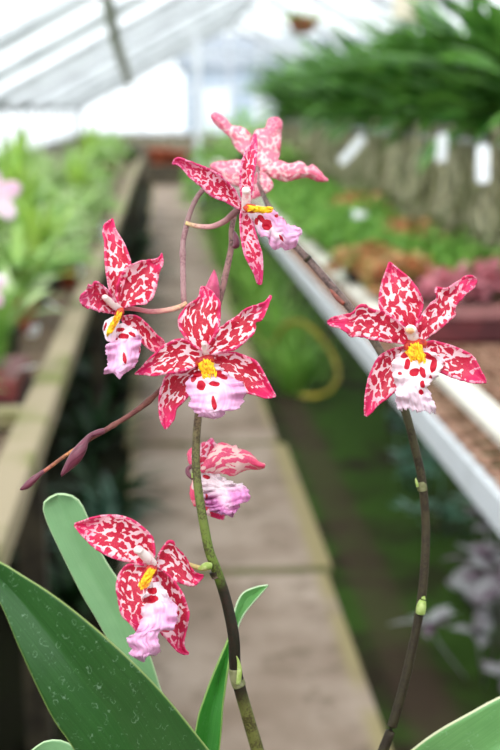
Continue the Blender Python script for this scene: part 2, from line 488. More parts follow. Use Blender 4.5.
_seed = [0]
def blade(name, mat, parent, crop, Lp, Rp, d, cup=0.0, ruffle=0.0, rfreq=7.0, fold=0.0, thick=.0007, nu=18, nv=44, fringe=0.0, marks=None, halos=None, blunt=False, twist=0.0):
    """a petal, lip or leaf: traced outline given its own distance, curvature and thickness"""
    if fringe == 0 and name in ('petal', 'sepal'):
        fringe = .75 if name == 'petal' else .4
    if name == 'lip':
        fringe *= 2.4; ruffle *= 1.6; rfreq *= 1.6
    _seed[0] += 1
    sd = _seed[0] * 7.31
    ox, oy, s = crop
    L = cr([(ox + x * s, oy + y * s) for x, y in Lp], nv)
    R = cr([(ox + x * s, oy + y * s) for x, y in Rp], nv)
    dd = cr([(i * 10.0, v) for i, v in enumerate(d)], nv) if len(d) > 1 else [(0, d[0])] * nv
    verts = []; pat = []; pos = []; mk = []; hl = []
    arc = 0.0; prev = None
    dm = sum(d) / len(d)
    mm = F / (dm * 1000)
    for i in range(nv):
        v = i / (nv - 1)
        l, r = L[i], R[i]
        c = ((l[0] + r[0]) / 2, (l[1] + r[1]) / 2)
        wdt = math.hypot(l[0] - r[0], l[1] - r[1])
        if prev: arc += math.hypot(c[0] - prev[0], c[1] - prev[1])
        prev = c
        for j in range(nu):
            u = j / (nu - 1)
            e = 2 * u - 1
            x = l[0] + (r[0] - l[0]) * u
            y = l[1] + (r[1] - l[1]) * u
            if fringe:
                k = abs(e) ** 6
                nz = mnoise.noise(Vector((v * 22 + (3 if e > 0 else 0), sd, 0))) + .9 * mnoise.noise(Vector((v * 55, sd, e)))
                x += (r[0] - l[0]) / max(wdt, 1e-3) * nz * fringe * k * (1 if e > 0 else -1)
                y += (r[1] - l[1]) / max(wdt, 1e-3) * nz * fringe * k * (1 if e > 0 else -1)
                if blunt:
                    kb = smooth(.85, 1, v)
                    nb = mnoise.noise(Vector((u * 14, sd, 5))) + .5 * mnoise.noise(Vector((u * 40, sd, 9)))
                    dx, dy = L[i][0] - L[max(0, i - 3)][0] + R[i][0] - R[max(0, i - 3)][0], L[i][1] - L[max(0, i - 3)][1] + R[i][1] - R[max(0, i - 3)][1]
                    dl = max(1e-3, math.hypot(dx, dy))
                    bul = (1 - e * e) * blunt
                    x += dx / dl * (nb * fringe * 1.3 + bul) * kb
                    y += dy / dl * (nb * fringe * 1.3 + bul) * kb
            dep = dd[i][1]
            shape = min(1.0, wdt / 12.0)
            dep += cup * (e * e - .5) * shape + fold * abs(e) * shape + twist * e * shape
            if ruffle:
                dep += ruffle * shape * (e * e) * mnoise.noise(Vector((v * rfreq + (11 if e > 0 else 0), sd, 0))) * 1.8
                dep += ruffle * .25 * shape * mnoise.noise(Vector((v * rfreq * .9, e * 5, sd)))
            verts.append(P(x, y, dep))
            pat.append((sd + e * wdt / 2 / mm / 10, sd * .37 + arc / mm / 10))
            pos.append((abs(e), v))
            if marks is not None:
                def fld(lst, soft):
                    best = 0.0
                    for (mx, my, rx, ry, an) in lst:
                        px_, py_ = ox + mx * s, oy + my * s
                        ca, sa = math.cos(math.radians(an)), math.sin(math.radians(an))
                        qx, qy = x - px_, y - py_
                        a = (qx * ca + qy * sa) / (rx * s); b = (-qx * sa + qy * ca) / (ry * s)
                        best = max(best, 1 - smooth(1 - soft, 1 + soft, math.hypot(a, b)))
                    return best
                mk.append(fld(marks, .45)); hl.append(fld(halos or [], .6))
    faces = [(i * nu + j, i * nu + j + 1, (i + 1) * nu + j + 1, (i + 1) * nu + j) for i in range(nv - 1) for j in range(nu - 1)]
    attrs = {'mark': mk, 'halo': hl} if marks is not None else None
    return link(name, verts, faces, mat, parent, uvs={'pat': pat, 'pos': pos}, solid=thick, attrs=attrs)

def tube(name, mat, parent, pts, seg=12, n=None, knob=None):
    """pts: (px, py, depth, radius px)"""
    n = n or max(10, len(pts) * 8)
    c = cr(pts, n)
    ps = [P(x, y, d) for x, y, d, r in c]
    rs = [max(.0001, r * d / F) for x, y, d, r in c]
    if knob:
        for kv, amp, wd in knob:
            for i in range(n):
                rs[i] *= 1 + amp * math.exp(-((i / (n - 1) - kv) / wd) ** 2)
    mb = MB().tube(ps, rs, seg)
    pos = []; pat = []
    for i in range(n):
        for k in range(seg):
            pos.append((k / seg, i / (n - 1)))
            pat.append((abs(k / seg * 2 - 1) * 1.2, i / (n - 1) * 3))
    return link(name, mb.v, mb.f, mat, parent, uvs={'pos': pos, 'pat': pat})

def callus(parent, crop, a, b, wdt, d, n=16, seed=1):
    n = int(n * 1.6)
    rnd = random.Random(seed)
    ox, oy, s = crop
    a = (ox + a[0] * s, oy + a[1] * s); b = (ox + b[0] * s, oy + b[1] * s); w = wdt * s
    dx, dy = b[0] - a[0], b[1] - a[1]
    L = math.hypot(dx, dy); dx /= L; dy /= L
    mb = MB()
    sc_ = d / F
    # central cushion
    c = P(a[0] + dx * L * .5, a[1] + dy * L * .5, d + .001)
    ax = (right * dx - up * dy); ay = (right * dy + up * dx)
    mb.ellipsoid(c, ax * (L * .5 * sc_), ay * (w * .36 * sc_), fwd * (w * .2 * sc_), 14, 9, .5, seed)
    for k in range(n):
        t = rnd.uniform(.08, .95); q = rnd.uniform(-1, 1) * (.55 + .3 * t)
        px_ = a[0] + dx * L * t - dy * q * w * .42
        py_ = a[1] + dy * L * t + dx * q * w * .42
        dirv = (ax * (.8 + .4 * t) + ay * (q * .6) - fwd * rnd.uniform(.4, .9)).normalized()
        s1 = dirv.cross(fwd)
        if s1.length < .1: s1 = dirv.cross(up)
        s1.normalize(); s2 = dirv.cross(s1)
        ln = rnd.uniform(2.2, 4.2) * sc_; rr = rnd.uniform(.6, 1.0) * sc_
        mb.ellipsoid(P(px_, py_, d - .0005 - .001 * (1 - abs(q))), s1 * rr, s2 * rr, dirv * ln, 8, 6)
    o = mb.build('callus', M['callus'], parent, True)
    # dark red throat behind it
    mb = MB()
    mb.ellipsoid(P(a[0] + dx * L * .12, a[1] + dy * L * .12, d + .0025), ax * (L * .3 * sc_), ay * (w * .52 * sc_), fwd * (w * .2 * sc_), 12, 8, .3, seed + 3)
    mb.build('throat', M['callus_red'], parent, True)
    return o

def column(parent, crop, pts, d0, d1, rad, cap=True, capr=1.0):
    ox, oy, s = crop
    P2 = [(ox + x * s, oy + y * s) for x, y in pts]
    n = len(P2)
    q = [(x, y, d0 + (d1 - d0) * i / (n - 1), rad * .86 * s * (.85 + .25 * math.sin(PI * i / (n - 1)))) for i, (x, y) in enumerate(P2)]
    o = tube('column', M['column'], parent, q, 12, 16)
    if cap:
        x, y = P2[-1]
        sc_ = d1 / F
        r = rad * .9 * s * sc_ * capr
        mb = MB().ellipsoid(P(x, y, d1 - .0006), right * r, up * (r * .9), fwd * (r * .9), 12, 8, .25, 2)
        mb.build('anther_cap', M['column'], parent, True)
    return o

# ------------------------------------------------------------------ the orchid
root = empty('orchid', P(306, 985, .60), None,
             'flowering orchid with crimson-spotted pink and white blooms on two arching spikes, sharp in the foreground', 'orchid')

def flower(cx, cy, d, lab):
    o = empty('flower', P(cx, cy, d), root)
    if lab: o['label'] = lab
    return o

# --- flower in the centre
c5 = (135, 265, .3); cD = (130, 270, .32)
f = flower(205, 352, .55, 'large open bloom facing forward, crowning the front stem')
K = M['petal_dark']
blade('sepal', K, f, c5, [(222, 285), (205, 285), (165, 240), (145, 205), (147, 170), (160, 150), (180, 130), (205, 115), (215, 100), (218, 80), (222, 70)], [(232, 285), (255, 270), (270, 230), (283, 190), (285, 150), (283, 120), (270, 105), (258, 90), (240, 75), (222, 70)], [.553, .552, .553, .556, .562], cup=-.0045, ruffle=.002)
blade('petal', K, f, c5, [(232, 285), (240, 270), (265, 230), (285, 205), (315, 185), (345, 165), (370, 145), (400, 135), (430, 125), (450, 100)], [(240, 298), (255, 300), (290, 290), (330, 283), (355, 265), (385, 240), (402, 220), (403, 195), (425, 180), (440, 150), (455, 102)], [.551, .549, .547, .549, .554], cup=-.003, ruffle=.003, rfreq=9)
blade('petal', K, f, cD, [(240, 262), (225, 250), (200, 235), (170, 215), (140, 218), (105, 235), (85, 255), (60, 275), (40, 300), (15, 325)], [(235, 285), (220, 296), (190, 310), (150, 320), (115, 325), (95, 328), (75, 332), (50, 327), (15, 326)], [.551, .549, .546, .545, .549], cup=-.003, ruffle=.003, rfreq=9)
blade('sepal', K, f, cD, [(238, 265), (250, 262), (290, 257), (330, 258), (365, 270), (395, 285), (420, 325), (440, 365), (455, 392)], [(236, 285), (245, 305), (280, 330), (320, 355), (350, 380), (390, 390), (425, 400), (455, 396)], [.554, .554, .553, .552, .55], cup=-.004, ruffle=.0012)
blade('sepal', K, f, cD, [(230, 275), (210, 292), (165, 318), (115, 330), (98, 365), (90, 400), (90, 440), (98, 475), (110, 497)], [(245, 285), (235, 320), (205, 350), (182, 395), (165, 415), (145, 435), (138, 465), (114, 497)], [.554, .556, .557, .558, .557], cup=-.003, ruffle=.0015)
blade('lip', M['lip'], f, cD, [(232, 288), (222, 300), (200, 325), (180, 345), (175, 375), (190, 395), (188, 420), (200, 440), (222, 455), (258, 463)], [(250, 288), (258, 298), (290, 312), (320, 338), (355, 358), (357, 390), (350, 420), (325, 437), (300, 434), (292, 452), (266, 465)], [.552, .547, .543, .541, .545], cup=.004, ruffle=.004, rfreq=8, fringe=1.3, nu=46, nv=60,
      marks=[(223, 362, 14, 16, 0), (264, 356, 17, 9, 10), (262, 415, 7, 22, -8), (200, 340, 8, 14, 30), (290, 335, 16, 8, 20), (212, 325, 14, 12, 0), (272, 322, 14, 10, 0)], halos=[(258, 410, 18, 36, -5), (245, 360, 48, 26, 0)])
callus(f, cD, (232, 278), (252, 340), 62, .545, 26, 5)
column(f, cD, [(240, 268), (236, 250), (232, 230)], .55, .543, 11.5, capr=1.0)
pd = tube('pedicel', M['pedicel_mauve'], f, [(203, 402, .572, 2.2), (203, 385, .568, 2.2), (205, 365, .562, 2.2), (206, 352, .556, 2.6)])

# --- flower at the right
cE = (320, 250, .36)
f = flower(411, 342, .565, 'fully open bloom at the right with a pale ruffled lip')
K = M['petal']
E = .565
blade('sepal', K, f, cE, [(252, 232), (240, 215), (205, 192), (168, 165), (164, 130), (172, 90), (183, 60), (192, 33)], [(262, 230), (268, 205), (282, 170), (287, 145), (270, 105), (245, 75), (220, 55), (195, 34)], [E + .003, E + .003, E + .003, E + .006, E + .009], cup=-.0045, ruffle=.0012)
blade('petal', K, f, cE, [(258, 240), (264, 225), (277, 190), (300, 155), (325, 133), (319, 114), (325, 103), (345, 107), (365, 100), (385, 85), (405, 73), (425, 72), (435, 83)], [(268, 256), (282, 255), (310, 237), (340, 215), (360, 195), (378, 180), (375, 160), (390, 140), (410, 120), (430, 104), (436, 86)], [E, E - .002, E - .004, E - .004, E], cup=-.003, ruffle=.0035, rfreq=10)
blade('petal', K, f, cE, [(255, 238), (240, 225), (215, 197), (180, 172), (150, 165), (125, 152), (105, 155), (90, 175), (60, 180), (35, 188), (20, 198)], [(252, 258), (240, 262), (200, 258), (150, 250), (105, 240), (85, 242), (72, 227), (50, 216), (30, 211), (20, 202)], [E, E - .003, E - .006, E - .006, E - .001], cup=-.003, ruffle=.0035, rfreq=10)
blade('sepal', K, f, cE, [(252, 262), (235, 268), (200, 275), (165, 295), (142, 335), (128, 385), (124, 430), (124, 460)], [(258, 272), (248, 300), (235, 345), (215, 385), (190, 410), (160, 432), (145, 450), (128, 463)], [E + .002, E + .004, E + .004, E + .003, E + .003], cup=-.003, ruffle=.001)
blade('sepal', K, f, cE, [(262, 262), (278, 262), (310, 252), (350, 260), (390, 275), (425, 295), (445, 330), (462, 364)], [(265, 275), (285, 292), (320, 330), (345, 345), (385, 360), (430, 370), (462, 369)], [E + .002, E + .003, E + .002, E, E - .001], cup=-.003, ruffle=.001)
blade('lip', M['lip_white'], f, cE, [(256, 270), (240, 276), (208, 300), (200, 330), (210, 370), (208, 395), (211, 420), (214, 440)], [(280, 270), (298, 276), (328, 295), (338, 320), (322, 352), (302, 378), (308, 405), (318, 430), (322, 450)], [E + .001, E - .005, E - .009, E - .011, E - .007], cup=.003, ruffle=.005, rfreq=7, fringe=1.2, blunt=.6, nu=46, nv=60,
      marks=[(262, 340, 15, 11, -20), (285, 340, 7, 15, -15), (285, 373, 6, 9, -10), (280, 394, 7, 8, 0), (243, 318, 8, 15, 10), (315, 322, 8, 20, 15), (300, 296, 22, 8, 20), (240, 292, 16, 8, -30), (222, 345, 6, 5, 0), (307, 352, 5, 5, 0)], halos=[])
callus(f, cE, (262, 256), (272, 318), 66, E - .008, 26, 9)
column(f, cE, [(264, 258), (258, 240), (252, 222)], E - .002, E - .009, 17, capr=1.1)
mb = MB().ellipsoid(P(320 + 250 * .36, 250 + 224 * .36, E - .0115), right * .0023, up * .0016, fwd * .0022, 10, 7)
mb.build('anther_spot', M['anther'], f, True)
tube('pedicel', M['pedicel_mauve'], f, [(402, 392, .59, 2.3), (406, 375, .585, 2.3), (411, 358, .578, 2.4), (412, 342, .569, 2.8)])

# --- flower at the left
c3 = (75, 215, .2); c4 = (75, 290, .2)
f = flower(121, 310, .55, 'bloom at the left seen three-quarter, its lip hanging down')
K = M['petal']
blade('sepal', K, f, c3, [(215, 465), (190, 425), (170, 370), (158, 300), (150, 240), (148, 180), (148, 130), (139, 85), (150, 45), (188, 18)], [(225, 460), (228, 400), (248, 330), (278, 250), (270, 205), (250, 150), (230, 115), (208, 80), (197, 50), (190, 18)], [.552, .55, .551, .555, .56], cup=-.004, ruffle=.0012)
blade('petal', K, f, c3, [(228, 470), (212, 430), (205, 370), (225, 310), (260, 260), (310, 236), (350, 226), (400, 222), (425, 208), (433, 190)], [(235, 480), (248, 465), (290, 452), (350, 445), (385, 420), (405, 370), (415, 320), (422, 280), (440, 240), (436, 192)], [.55, .549, .55, .551, .556], cup=-.005, ruffle=.003, rfreq=10)
blade('petal', M['petal_side'], f, c3, [(228, 478), (200, 430), (160, 372), (120, 337), (95, 335), (88, 352), (65, 350), (60, 375), (35, 395), (25, 418)], [(222, 490), (200, 492), (160, 490), (120, 482), (85, 470), (50, 460), (32, 440), (25, 422)], [.549, .541, .533, .528, .524], cup=-.005, ruffle=.003, rfreq=10)
blade('sepal', K, f, c4, [(240, 130), (258, 128), (285, 125), (320, 135), (370, 180), (410, 225), (440, 250), (455, 285)], [(235, 150), (252, 185), (290, 215), (330, 258), (365, 292), (400, 312), (430, 320), (450, 300)], [.553, .554, .556, .557, .558], cup=-.004, ruffle=.0012)
blade('sepal', K, f, c4, [(240, 180), (280, 240), (318, 278), (326, 300), (320, 320)], [(235, 190), (250, 260), (280, 305), (310, 322)], [.552, .551, .55], cup=-.003, ruffle=.0015, nv=24)
blade('lip', M['lip'], f, c4, [(212, 175), (205, 205), (203, 238), (180, 262), (155, 285), (165, 330), (160, 378), (143, 405), (150, 418), (185, 408), (215, 435)], [(240, 168), (262, 178), (300, 200), (330, 245), (322, 290), (320, 330), (300, 375), (270, 400), (242, 420), (222, 445)], [.545, .541, .538, .537, .536], cup=.005, ruffle=.004, rfreq=8, fringe=.8, nu=42, nv=60,
      marks=[(243, 232, 27, 14, 0), (285, 222, 20, 9, 20), (247, 340, 8, 28, -8), (208, 245, 8, 8, 0), (225, 200, 22, 10, 0)], halos=[(240, 330, 20, 60, 0), (250, 225, 60, 32, 0)])
blade('side_lobe', M['lip_white'], f, c4, [(222, 130), (190, 135), (150, 160), (142, 195), (150, 225), (158, 250), (175, 255)], [(228, 140), (215, 170), (205, 200), (205, 225), (200, 245), (190, 258)], [.545, .541, .539, .539], cup=.003, ruffle=.002, nu=24, nv=30, fringe=.6,
      marks=[(152, 185, 5, 22, 15), (210, 205, 8, 14, 0)], halos=[])
callus(f, c4, (228, 108), (165, 222), 42, .536, 24, 11)
column(f, c3, [(232, 478), (195, 450), (150, 412)], .548, .535, 22, capr=.85)
tube('pedicel', M['pedicel'], f, [(187, 303, .556, 2.4), (178, 307.5, .556, 2.6), (165, 310.5, .556, 2.6), (150, 311.5, .556, 2.5), (138, 309.5, .556, 2.4), (126, 308, .554, 2.6), (121, 309, .552, 2.6)])

# --- flower at the top, side view
c1 = (170, 150, .28); c2 = (200, 105, .27)
f = flower(243, 208, .56, 'bloom at the top in side view with a yellow crest and pale mauve lip')
K = M['petal_side']
A = .56
blade('petal', K, f, c1, [(262, 205), (250, 180), (235, 150), (200, 108), (160, 78), (110, 55), (50, 33), (25, 27), (8, 48)], [(258, 215), (230, 203), (190, 182), (150, 167), (110, 130), (70, 97), (45, 67), (25, 51), (9, 51)], [A, A - .004, A - .009, A - .012, A - .012], cup=-.004, ruffle=.001)
blade('sepal', K, f, c2, [(165, 370), (152, 335), (148, 290), (152, 230), (165, 180), (190, 140), (200, 108)], [(178, 370), (192, 320), (200, 260), (208, 200), (212, 150), (207, 108)], [A + .001, A - .001, A - .002, A, A + .004], cup=-.003, ruffle=.001)
blade('petal', M['petal_back'], f, c1, [(262, 200), (285, 165), (300, 120), (310, 80)], [(270, 205), (290, 175), (306, 130), (312, 80)], [A + .003, A + .006, A + .01], cup=.002, ruffle=.001, nv=20)
blade('sepal', K, f, c1, [(255, 212), (250, 240), (250, 275), (255, 320), (265, 370), (285, 412), (303, 447), (310, 472), (318, 481)], [(275, 212), (292, 240), (302, 280), (316, 330), (328, 370), (331, 420), (328, 475), (322, 481)], [A, A - .003, A - .005, A - .005, A - .003], cup=-.004, ruffle=.001)
blade('sepal', M['petal_side'], f, c1, [(275, 215), (340, 225), (395, 240), (412, 255)], [(275, 240), (340, 280), (395, 285), (416, 265)], [A + .002, A + .006, A + .01], cup=.002, ruffle=.001, nv=20)
blade('lip', M['lip'], f, c1, [(278, 215), (310, 200), (345, 208), (378, 222), (388, 236), (405, 246), (418, 265), (445, 272), (465, 280), (470, 294)], [(280, 232), (295, 250), (308, 280), (322, 303), (350, 312), (358, 343), (375, 357), (398, 345), (415, 357), (450, 340), (458, 312), (470, 298)], [A - .003, A - .006, A - .006, A - .003, A + .001], cup=.004, ruffle=.003, rfreq=8, fringe=.8, nu=40, nv=56,
      marks=[(347, 268, 17, 18, 0), (325, 245, 14, 10, 40), (397, 315, 5, 14, -35), (378, 236, 8, 6, 0), (310, 255, 6, 12, 0)], halos=[(365, 290, 50, 16, 40), (310, 235, 20, 40, 0)])
callus(f, c1, (278, 208), (366, 216), 34, A - .012, 26, 4)
column(f, c1, [(268, 212), (272, 180), (272, 145)], A - .003, A - .01, 18, capr=1.0)
tube('pedicel', M['pedicel_mauve'], f, [(186, 223, .575, 2.0), (194, 225.5, .574, 2.3), (204, 226.8, .572, 2.5), (214, 226, .57, 2.8), (225, 221, .568, 3.1), (233, 214, .565, 3.4), (240, 209, .562, 3.4)])

# --- flower behind, seen from the back
B = .66
f = flower(257, 170, B, 'paler bloom behind the top one, seen from the back and slightly soft')
K = M['petal_back']
blade('petal', K, f, c2, [(212, 240), (200, 190), (190, 112), (150, 80), (120, 77), (90, 45), (60, 28), (42, 36)], [(214, 245), (190, 215), (160, 186), (130, 157), (112, 120), (80, 90), (50, 62), (40, 40)], [B, B + .002, B + .005, B + .008], cup=.004, ruffle=.004)
blade('sepal', K, f, c2, [(212, 245), (203, 190), (195, 130), (205, 95), (240, 85), (250, 57), (270, 46)], [(222, 245), (262, 225), (290, 200), (298, 150), (300, 100), (304, 65), (290, 46)], [B + .002, B + .004, B + .006, B + .01], cup=.004, ruffle=.003)
blade('petal', K, f, c2, [(215, 243), (190, 215), (150, 204), (100, 207), (55, 212), (38, 224)], [(215, 252), (190, 290), (130, 300), (80, 277), (50, 252), (38, 228)], [B, B + .002, B + .004], cup=.004, ruffle=.002)
blade('petal', K, f, c2, [(220, 240), (250, 215), (290, 205), (330, 217), (375, 210), (398, 230), (415, 222), (440, 240), (460, 265), (474, 277)], [(220, 250), (240, 258), (270, 270), (320, 283), (370, 270), (405, 270), (440, 283), (474, 282)], [B, B + .001, B + .003, B + .004], cup=.004, ruffle=.004)
blade('sepal', K, f, c2, [(216, 245), (205, 262), (195, 290), (190, 320), (194, 345)], [(220, 246), (240, 254), (265, 280), (270, 305), (245, 327), (200, 347)], [B - .001, B - .003, B - .004], cup=.003, ruffle=.002)
tube('pedicel', M['branch_mauve'], f, [(262, 192, .652, 2), (258, 182, .65, 2), (257, 172, .655, 2.3), (257, 168, .66, 3)])

# --- flower behind the stem, lower middle
cF = (180, 435, .18)
f = flower(203, 472, .585, 'half-turned bloom behind the front stem below the central flower')
FD = .585
K = M['petal_under']
blade('sepal', M['petal_side'], f, cF, [(110, 200), (95, 130), (118, 50), (150, 38), (173, 18)], [(140, 190), (200, 120), (218, 72), (195, 45), (178, 18)], [FD + .006, FD + .01, FD + .012], ruffle=.003, cup=.003, nv=28)
blade('petal', K, f, cF, [(112, 195), (150, 130), (190, 72), (230, 42), (290, 62), (312, 58), (322, 78), (370, 90), (410, 120), (435, 148), (470, 160)], [(112, 208), (180, 212), (240, 212), (290, 226), (340, 203), (380, 190), (430, 190), (465, 182), (472, 168)], [FD, FD - .003, FD - .003, FD + .003], cup=.006, ruffle=.002)
blade('petal', K, f, cF, [(80, 195), (50, 150), (44, 100), (68, 70)], [(105, 190), (105, 120), (78, 70)], [FD + .002, FD + .005, FD + .008], cup=.003, nv=24)
blade('sepal', K, f, cF, [(85, 225), (60, 290), (59, 340), (80, 395)], [(105, 230), (110, 320), (86, 396)], [FD + .004, FD + .006, FD + .008], cup=.003, nv=24)
blade('sepal', M['petal_dark'], f, cF, [(125, 250), (138, 370), (150, 435), (200, 460), (238, 470)], [(180, 250), (205, 380), (240, 428), (246, 464)], [FD + .006, FD + .01, FD + .012], ruffle=.002, cup=.003, nv=28)
blade('lip', M['lip_back'], f, cF, [(110, 212), (122, 280), (138, 370), (180, 425), (228, 430)], [(190, 210), (262, 248), (290, 265), (330, 278), (345, 270), (368, 292), (386, 325), (375, 365), (335, 378), (322, 402), (300, 442), (278, 440)], [FD + .003, FD, FD - .004, FD - .006], cup=.004, ruffle=.006, rfreq=10, fringe=1.3, blunt=.5, nu=44, nv=56,
      marks=[(150, 232, 22, 12, 20), (147, 345, 6, 18, 0)], halos=[(230, 320, 34, 90, -30), (190, 270, 60, 50, 0)])
tube('pedicel', M['bud'], f, [(198, 477, .577, 1.5), (193, 478, .578, 2.0), (188.5, 474.5, .58, 2.2), (187.5, 469.5, .582, 2.3), (191, 466.5, .584, 2.2), (196, 467.5, .586, 2.2), (201, 471, .586, 3)])

# --- flower lower left
g1 = (70, 505, .28); g2 = (100, 570, .24)
f = flower(150, 570, .535, 'lowest bloom at the left, tilted down with a long pink lip')
K = M['petal']
G = .535
blade('sepal', K, f, g1, [(290, 205), (303, 180), (300, 140), (290, 108), (250, 70), (205, 45), (150, 35), (100, 40), (50, 55), (15, 67)], [(275, 212), (245, 207), (220, 205), (170, 195), (120, 175), (80, 147), (45, 112), (15, 73)], [G, G - .002, G - .004, G - .003, G + .001], cup=-.005, ruffle=.001)
blade('petal', K, f, g1, [(302, 205), (312, 190), (322, 165), (350, 128), (370, 130), (383, 153), (410, 180), (430, 220), (450, 243), (477, 250)], [(302, 215), (318, 228), (340, 247), (370, 272), (410, 284), (440, 291), (462, 272), (477, 256)], [G + .001, G + .004, G + .008, G + .014, G + .02], cup=-.004, ruffle=.003, rfreq=9)
blade('petal', K, f, g2, [(210, -22), (180, -22), (126, -26), (85, 5), (67, 67), (75, 130), (90, 190), (120, 218), (150, 255), (185, 282)], [(225, -8), (232, 60), (225, 120), (215, 200), (195, 282)], [G, G - .004, G - .007, G - .008, G - .007], cup=-.003, ruffle=.003, rfreq=8)
blade('sepal', K, f, g2, [(235, -10), (265, 3), (295, 30), (335, 80), (360, 140), (371, 180), (365, 230), (350, 290), (352, 325), (370, 346)], [(230, 10), (240, 120), (250, 250), (275, 285), (320, 335), (345, 350), (370, 351)], [G + .002, G + .004, G + .005, G + .006, G + .007], cup=-.004, ruffle=.0012)
blade('lip', M['lip'], f, g2, [(205, 55), (190, 95), (178, 130), (170, 200), (155, 258), (120, 280), (117, 308), (135, 325), (129, 355), (175, 380)], [(240, 50), (275, 95), (300, 130), (320, 150), (318, 190), (305, 247), (258, 243), (238, 285), (252, 330), (230, 355), (205, 347), (185, 382)], [G - .007, G - .012, G - .015, G - .016, G - .013], cup=.004, ruffle=.005, rfreq=9, fringe=.8, nu=42, nv=60,
      marks=[(215, 122, 27, 17, 0), (187, 127, 7, 15, 0), (218, 88, 22, 14, 0)], halos=[(200, 180, 30, 50, 0), (215, 110, 60, 50, 0)])
callus(f, g2, (218, -5), (172, 80), 52, G - .014, 26, 21)
column(f, g1, [(298, 210), (272, 185), (245, 160)], G - .002, G - .011, 20, capr=1.0)
tube('pedicel', M['pedicel_green'], f, [(209, 567, .556, 2.8), (203, 568.5, .557, 2.6), (196, 567, .557, 2.6), (186, 564, .556, 2.3), (172, 563, .551, 2.3), (158, 564, .542, 2.5), (152, 565, .538, 2.8)])

# --- spikes
s1 = tube('flower_spike', M['spike_main'], root, [(300, 960, .60, 7.5), (282, 860, .59, 7), (262, 768, .58, 6.6), (249, 721, .573, 6.4), (240, 689, .568, 6.2), (235, 665, .566, 6), (233.5, 635, .563, 5.8), (225.5, 598, .561, 5.4), (216, 569, .559, 5.2), (209, 550, .559, 4.8), (203.5, 522, .56, 4.7), (199, 495, .562, 4.5), (196.2, 470, .564, 4.3), (196, 445, .566, 4.1), (198, 418, .57, 3.9), (201, 395, .572, 3.8), (207, 360, .575, 3.6), (214, 320, .575, 3.4), (220, 298, .575, 3.3), (228, 264, .576, 3.2), (231.5, 245, .577, 3.0), (231.5, 230, .578, 2.8), (235, 214, .58, 2.6), (239, 202, .582, 2.2)], 14, 150)
s1['label'] = 'front stem, olive below and mauve above'
s2 = tube('flower_spike', M['spike_dark'], root, [(318, 960, .61, 7), (350, 850, .61, 6), (379, 762, .61, 5.2), (390, 732, .61, 5), (402, 692, .61, 4.8), (413, 645, .61, 4.6), (421, 602, .61, 4.5), (425, 560, .61, 4.4), (425.5, 520, .61, 4.3), (422, 480, .608, 4.3), (415.5, 450, .606, 4.3), (408, 420, .604, 4.2), (398, 390, .604, 4.1), (386, 362, .606, 4.1), (370, 335, .61, 4.1), (350, 308, .617, 4.0), (330, 284, .624, 3.9), (310, 261, .632, 3.7), (296, 246, .637, 3.5), (280, 225, .643, 3.2), (268, 205, .648, 2.8), (262, 192, .652, 2.4)], 14, 150)
s2['label'] = 'rear stem, dark brown and arching over to the left'
b1 = tube('side_branch', M['branch_mauve'], root, [(207, 362, .575, 2.6), (197, 335, .572, 2.7), (189, 314, .566, 2.8), (184, 301, .562, 2.9), (183, 270, .57, 2.9), (183, 244, .573, 2.8), (186, 228, .576, 2.9), (189, 216, .577, 2.7), (194, 203, .577, 2.6), (201, 192, .577, 2.6), (212, 184, .578, 2.4), (226, 182, .58, 2.2)], 12, 90, knob=[(.25, .25, .015), (.55, .3, .015)])
b2 = tube('side_branch', M['branch_brown'], root, [(205, 368, .577, 2.8), (186, 368, .575, 2.8), (170, 381, .57, 2.8), (155, 395, .565, 2.7), (145, 404, .562, 3.0), (130, 415, .558, 2.6), (112, 426, .555, 2.6), (104, 431, .554, 2.6), (93, 437, .553, 2.3), (80, 446, .553, 2.0), (65, 456, .553, 1.9), (50, 467, .553, 1.9), (38, 476, .553, 2.0)], 12, 90, knob=[(.34, .2, .02), (.55, .2, .015)])
# bracts and sheaths at the nodes
def sheath(par, pts, m):
    tube('bract', m, par, pts, 12, 12)
sheath(s1, [(239.5, 686, .5675, 6.9), (236.5, 678, .567, 6.8), (235, 668, .566, 6.3)], M['bract_grey'])
sheath(s1, [(238, 684, .5625, 2.2), (239.5, 672, .562, 2.6), (238.5, 662, .562, 1.6), (236.5, 656, .562, .3)], M['bract'])
sheath(s1, [(211, 566, .554, 3.4), (206, 566, .553, 3.8), (201, 568.5, .553, 2.4), (198, 569.5, .553, .6)], M['bract'])
sheath(s1, [(196.2, 478, .5642, 4.8), (196.2, 474, .5644, 4.9), (196.3, 471, .5645, 4.6)], M['bract'])
sheath(s1, [(214.5, 571, .5592, 5.9), (217, 577, .5595, 5.4)], M['spike_dark'])
sheath(s2, [(422.5, 490, .6085, 4.9), (421.8, 486, .608, 5.0), (421, 482, .608, 4.6)], M['bract_grey'])
sheath(s2, [(417.5, 487, .603, 1.2), (416.5, 482, .603, 1.4), (415.5, 478, .603, .3)], M['bract'])
sheath(s2, [(420.5, 613, .606, 4.8), (421.5, 606, .605, 4.9), (423, 600, .605, 3.2), (424.5, 596, .605, .4)], M['bract'])
sheath(s2, [(344, 304, .615, 2.2), (338, 299, .616, 2.6), (333, 293, .617, 2.0), (330, 289, .618, .4)], M['bract_red'])
sheath(s2, [(309, 260, .632, 4.3), (306, 257, .632, 4.3)], M['spike_dark'])
sheath(b2, [(104, 431, .552, 3.2), (98, 432.5, .551, 3.2), (92, 434.5, .55, 2.6)], M['bud'])
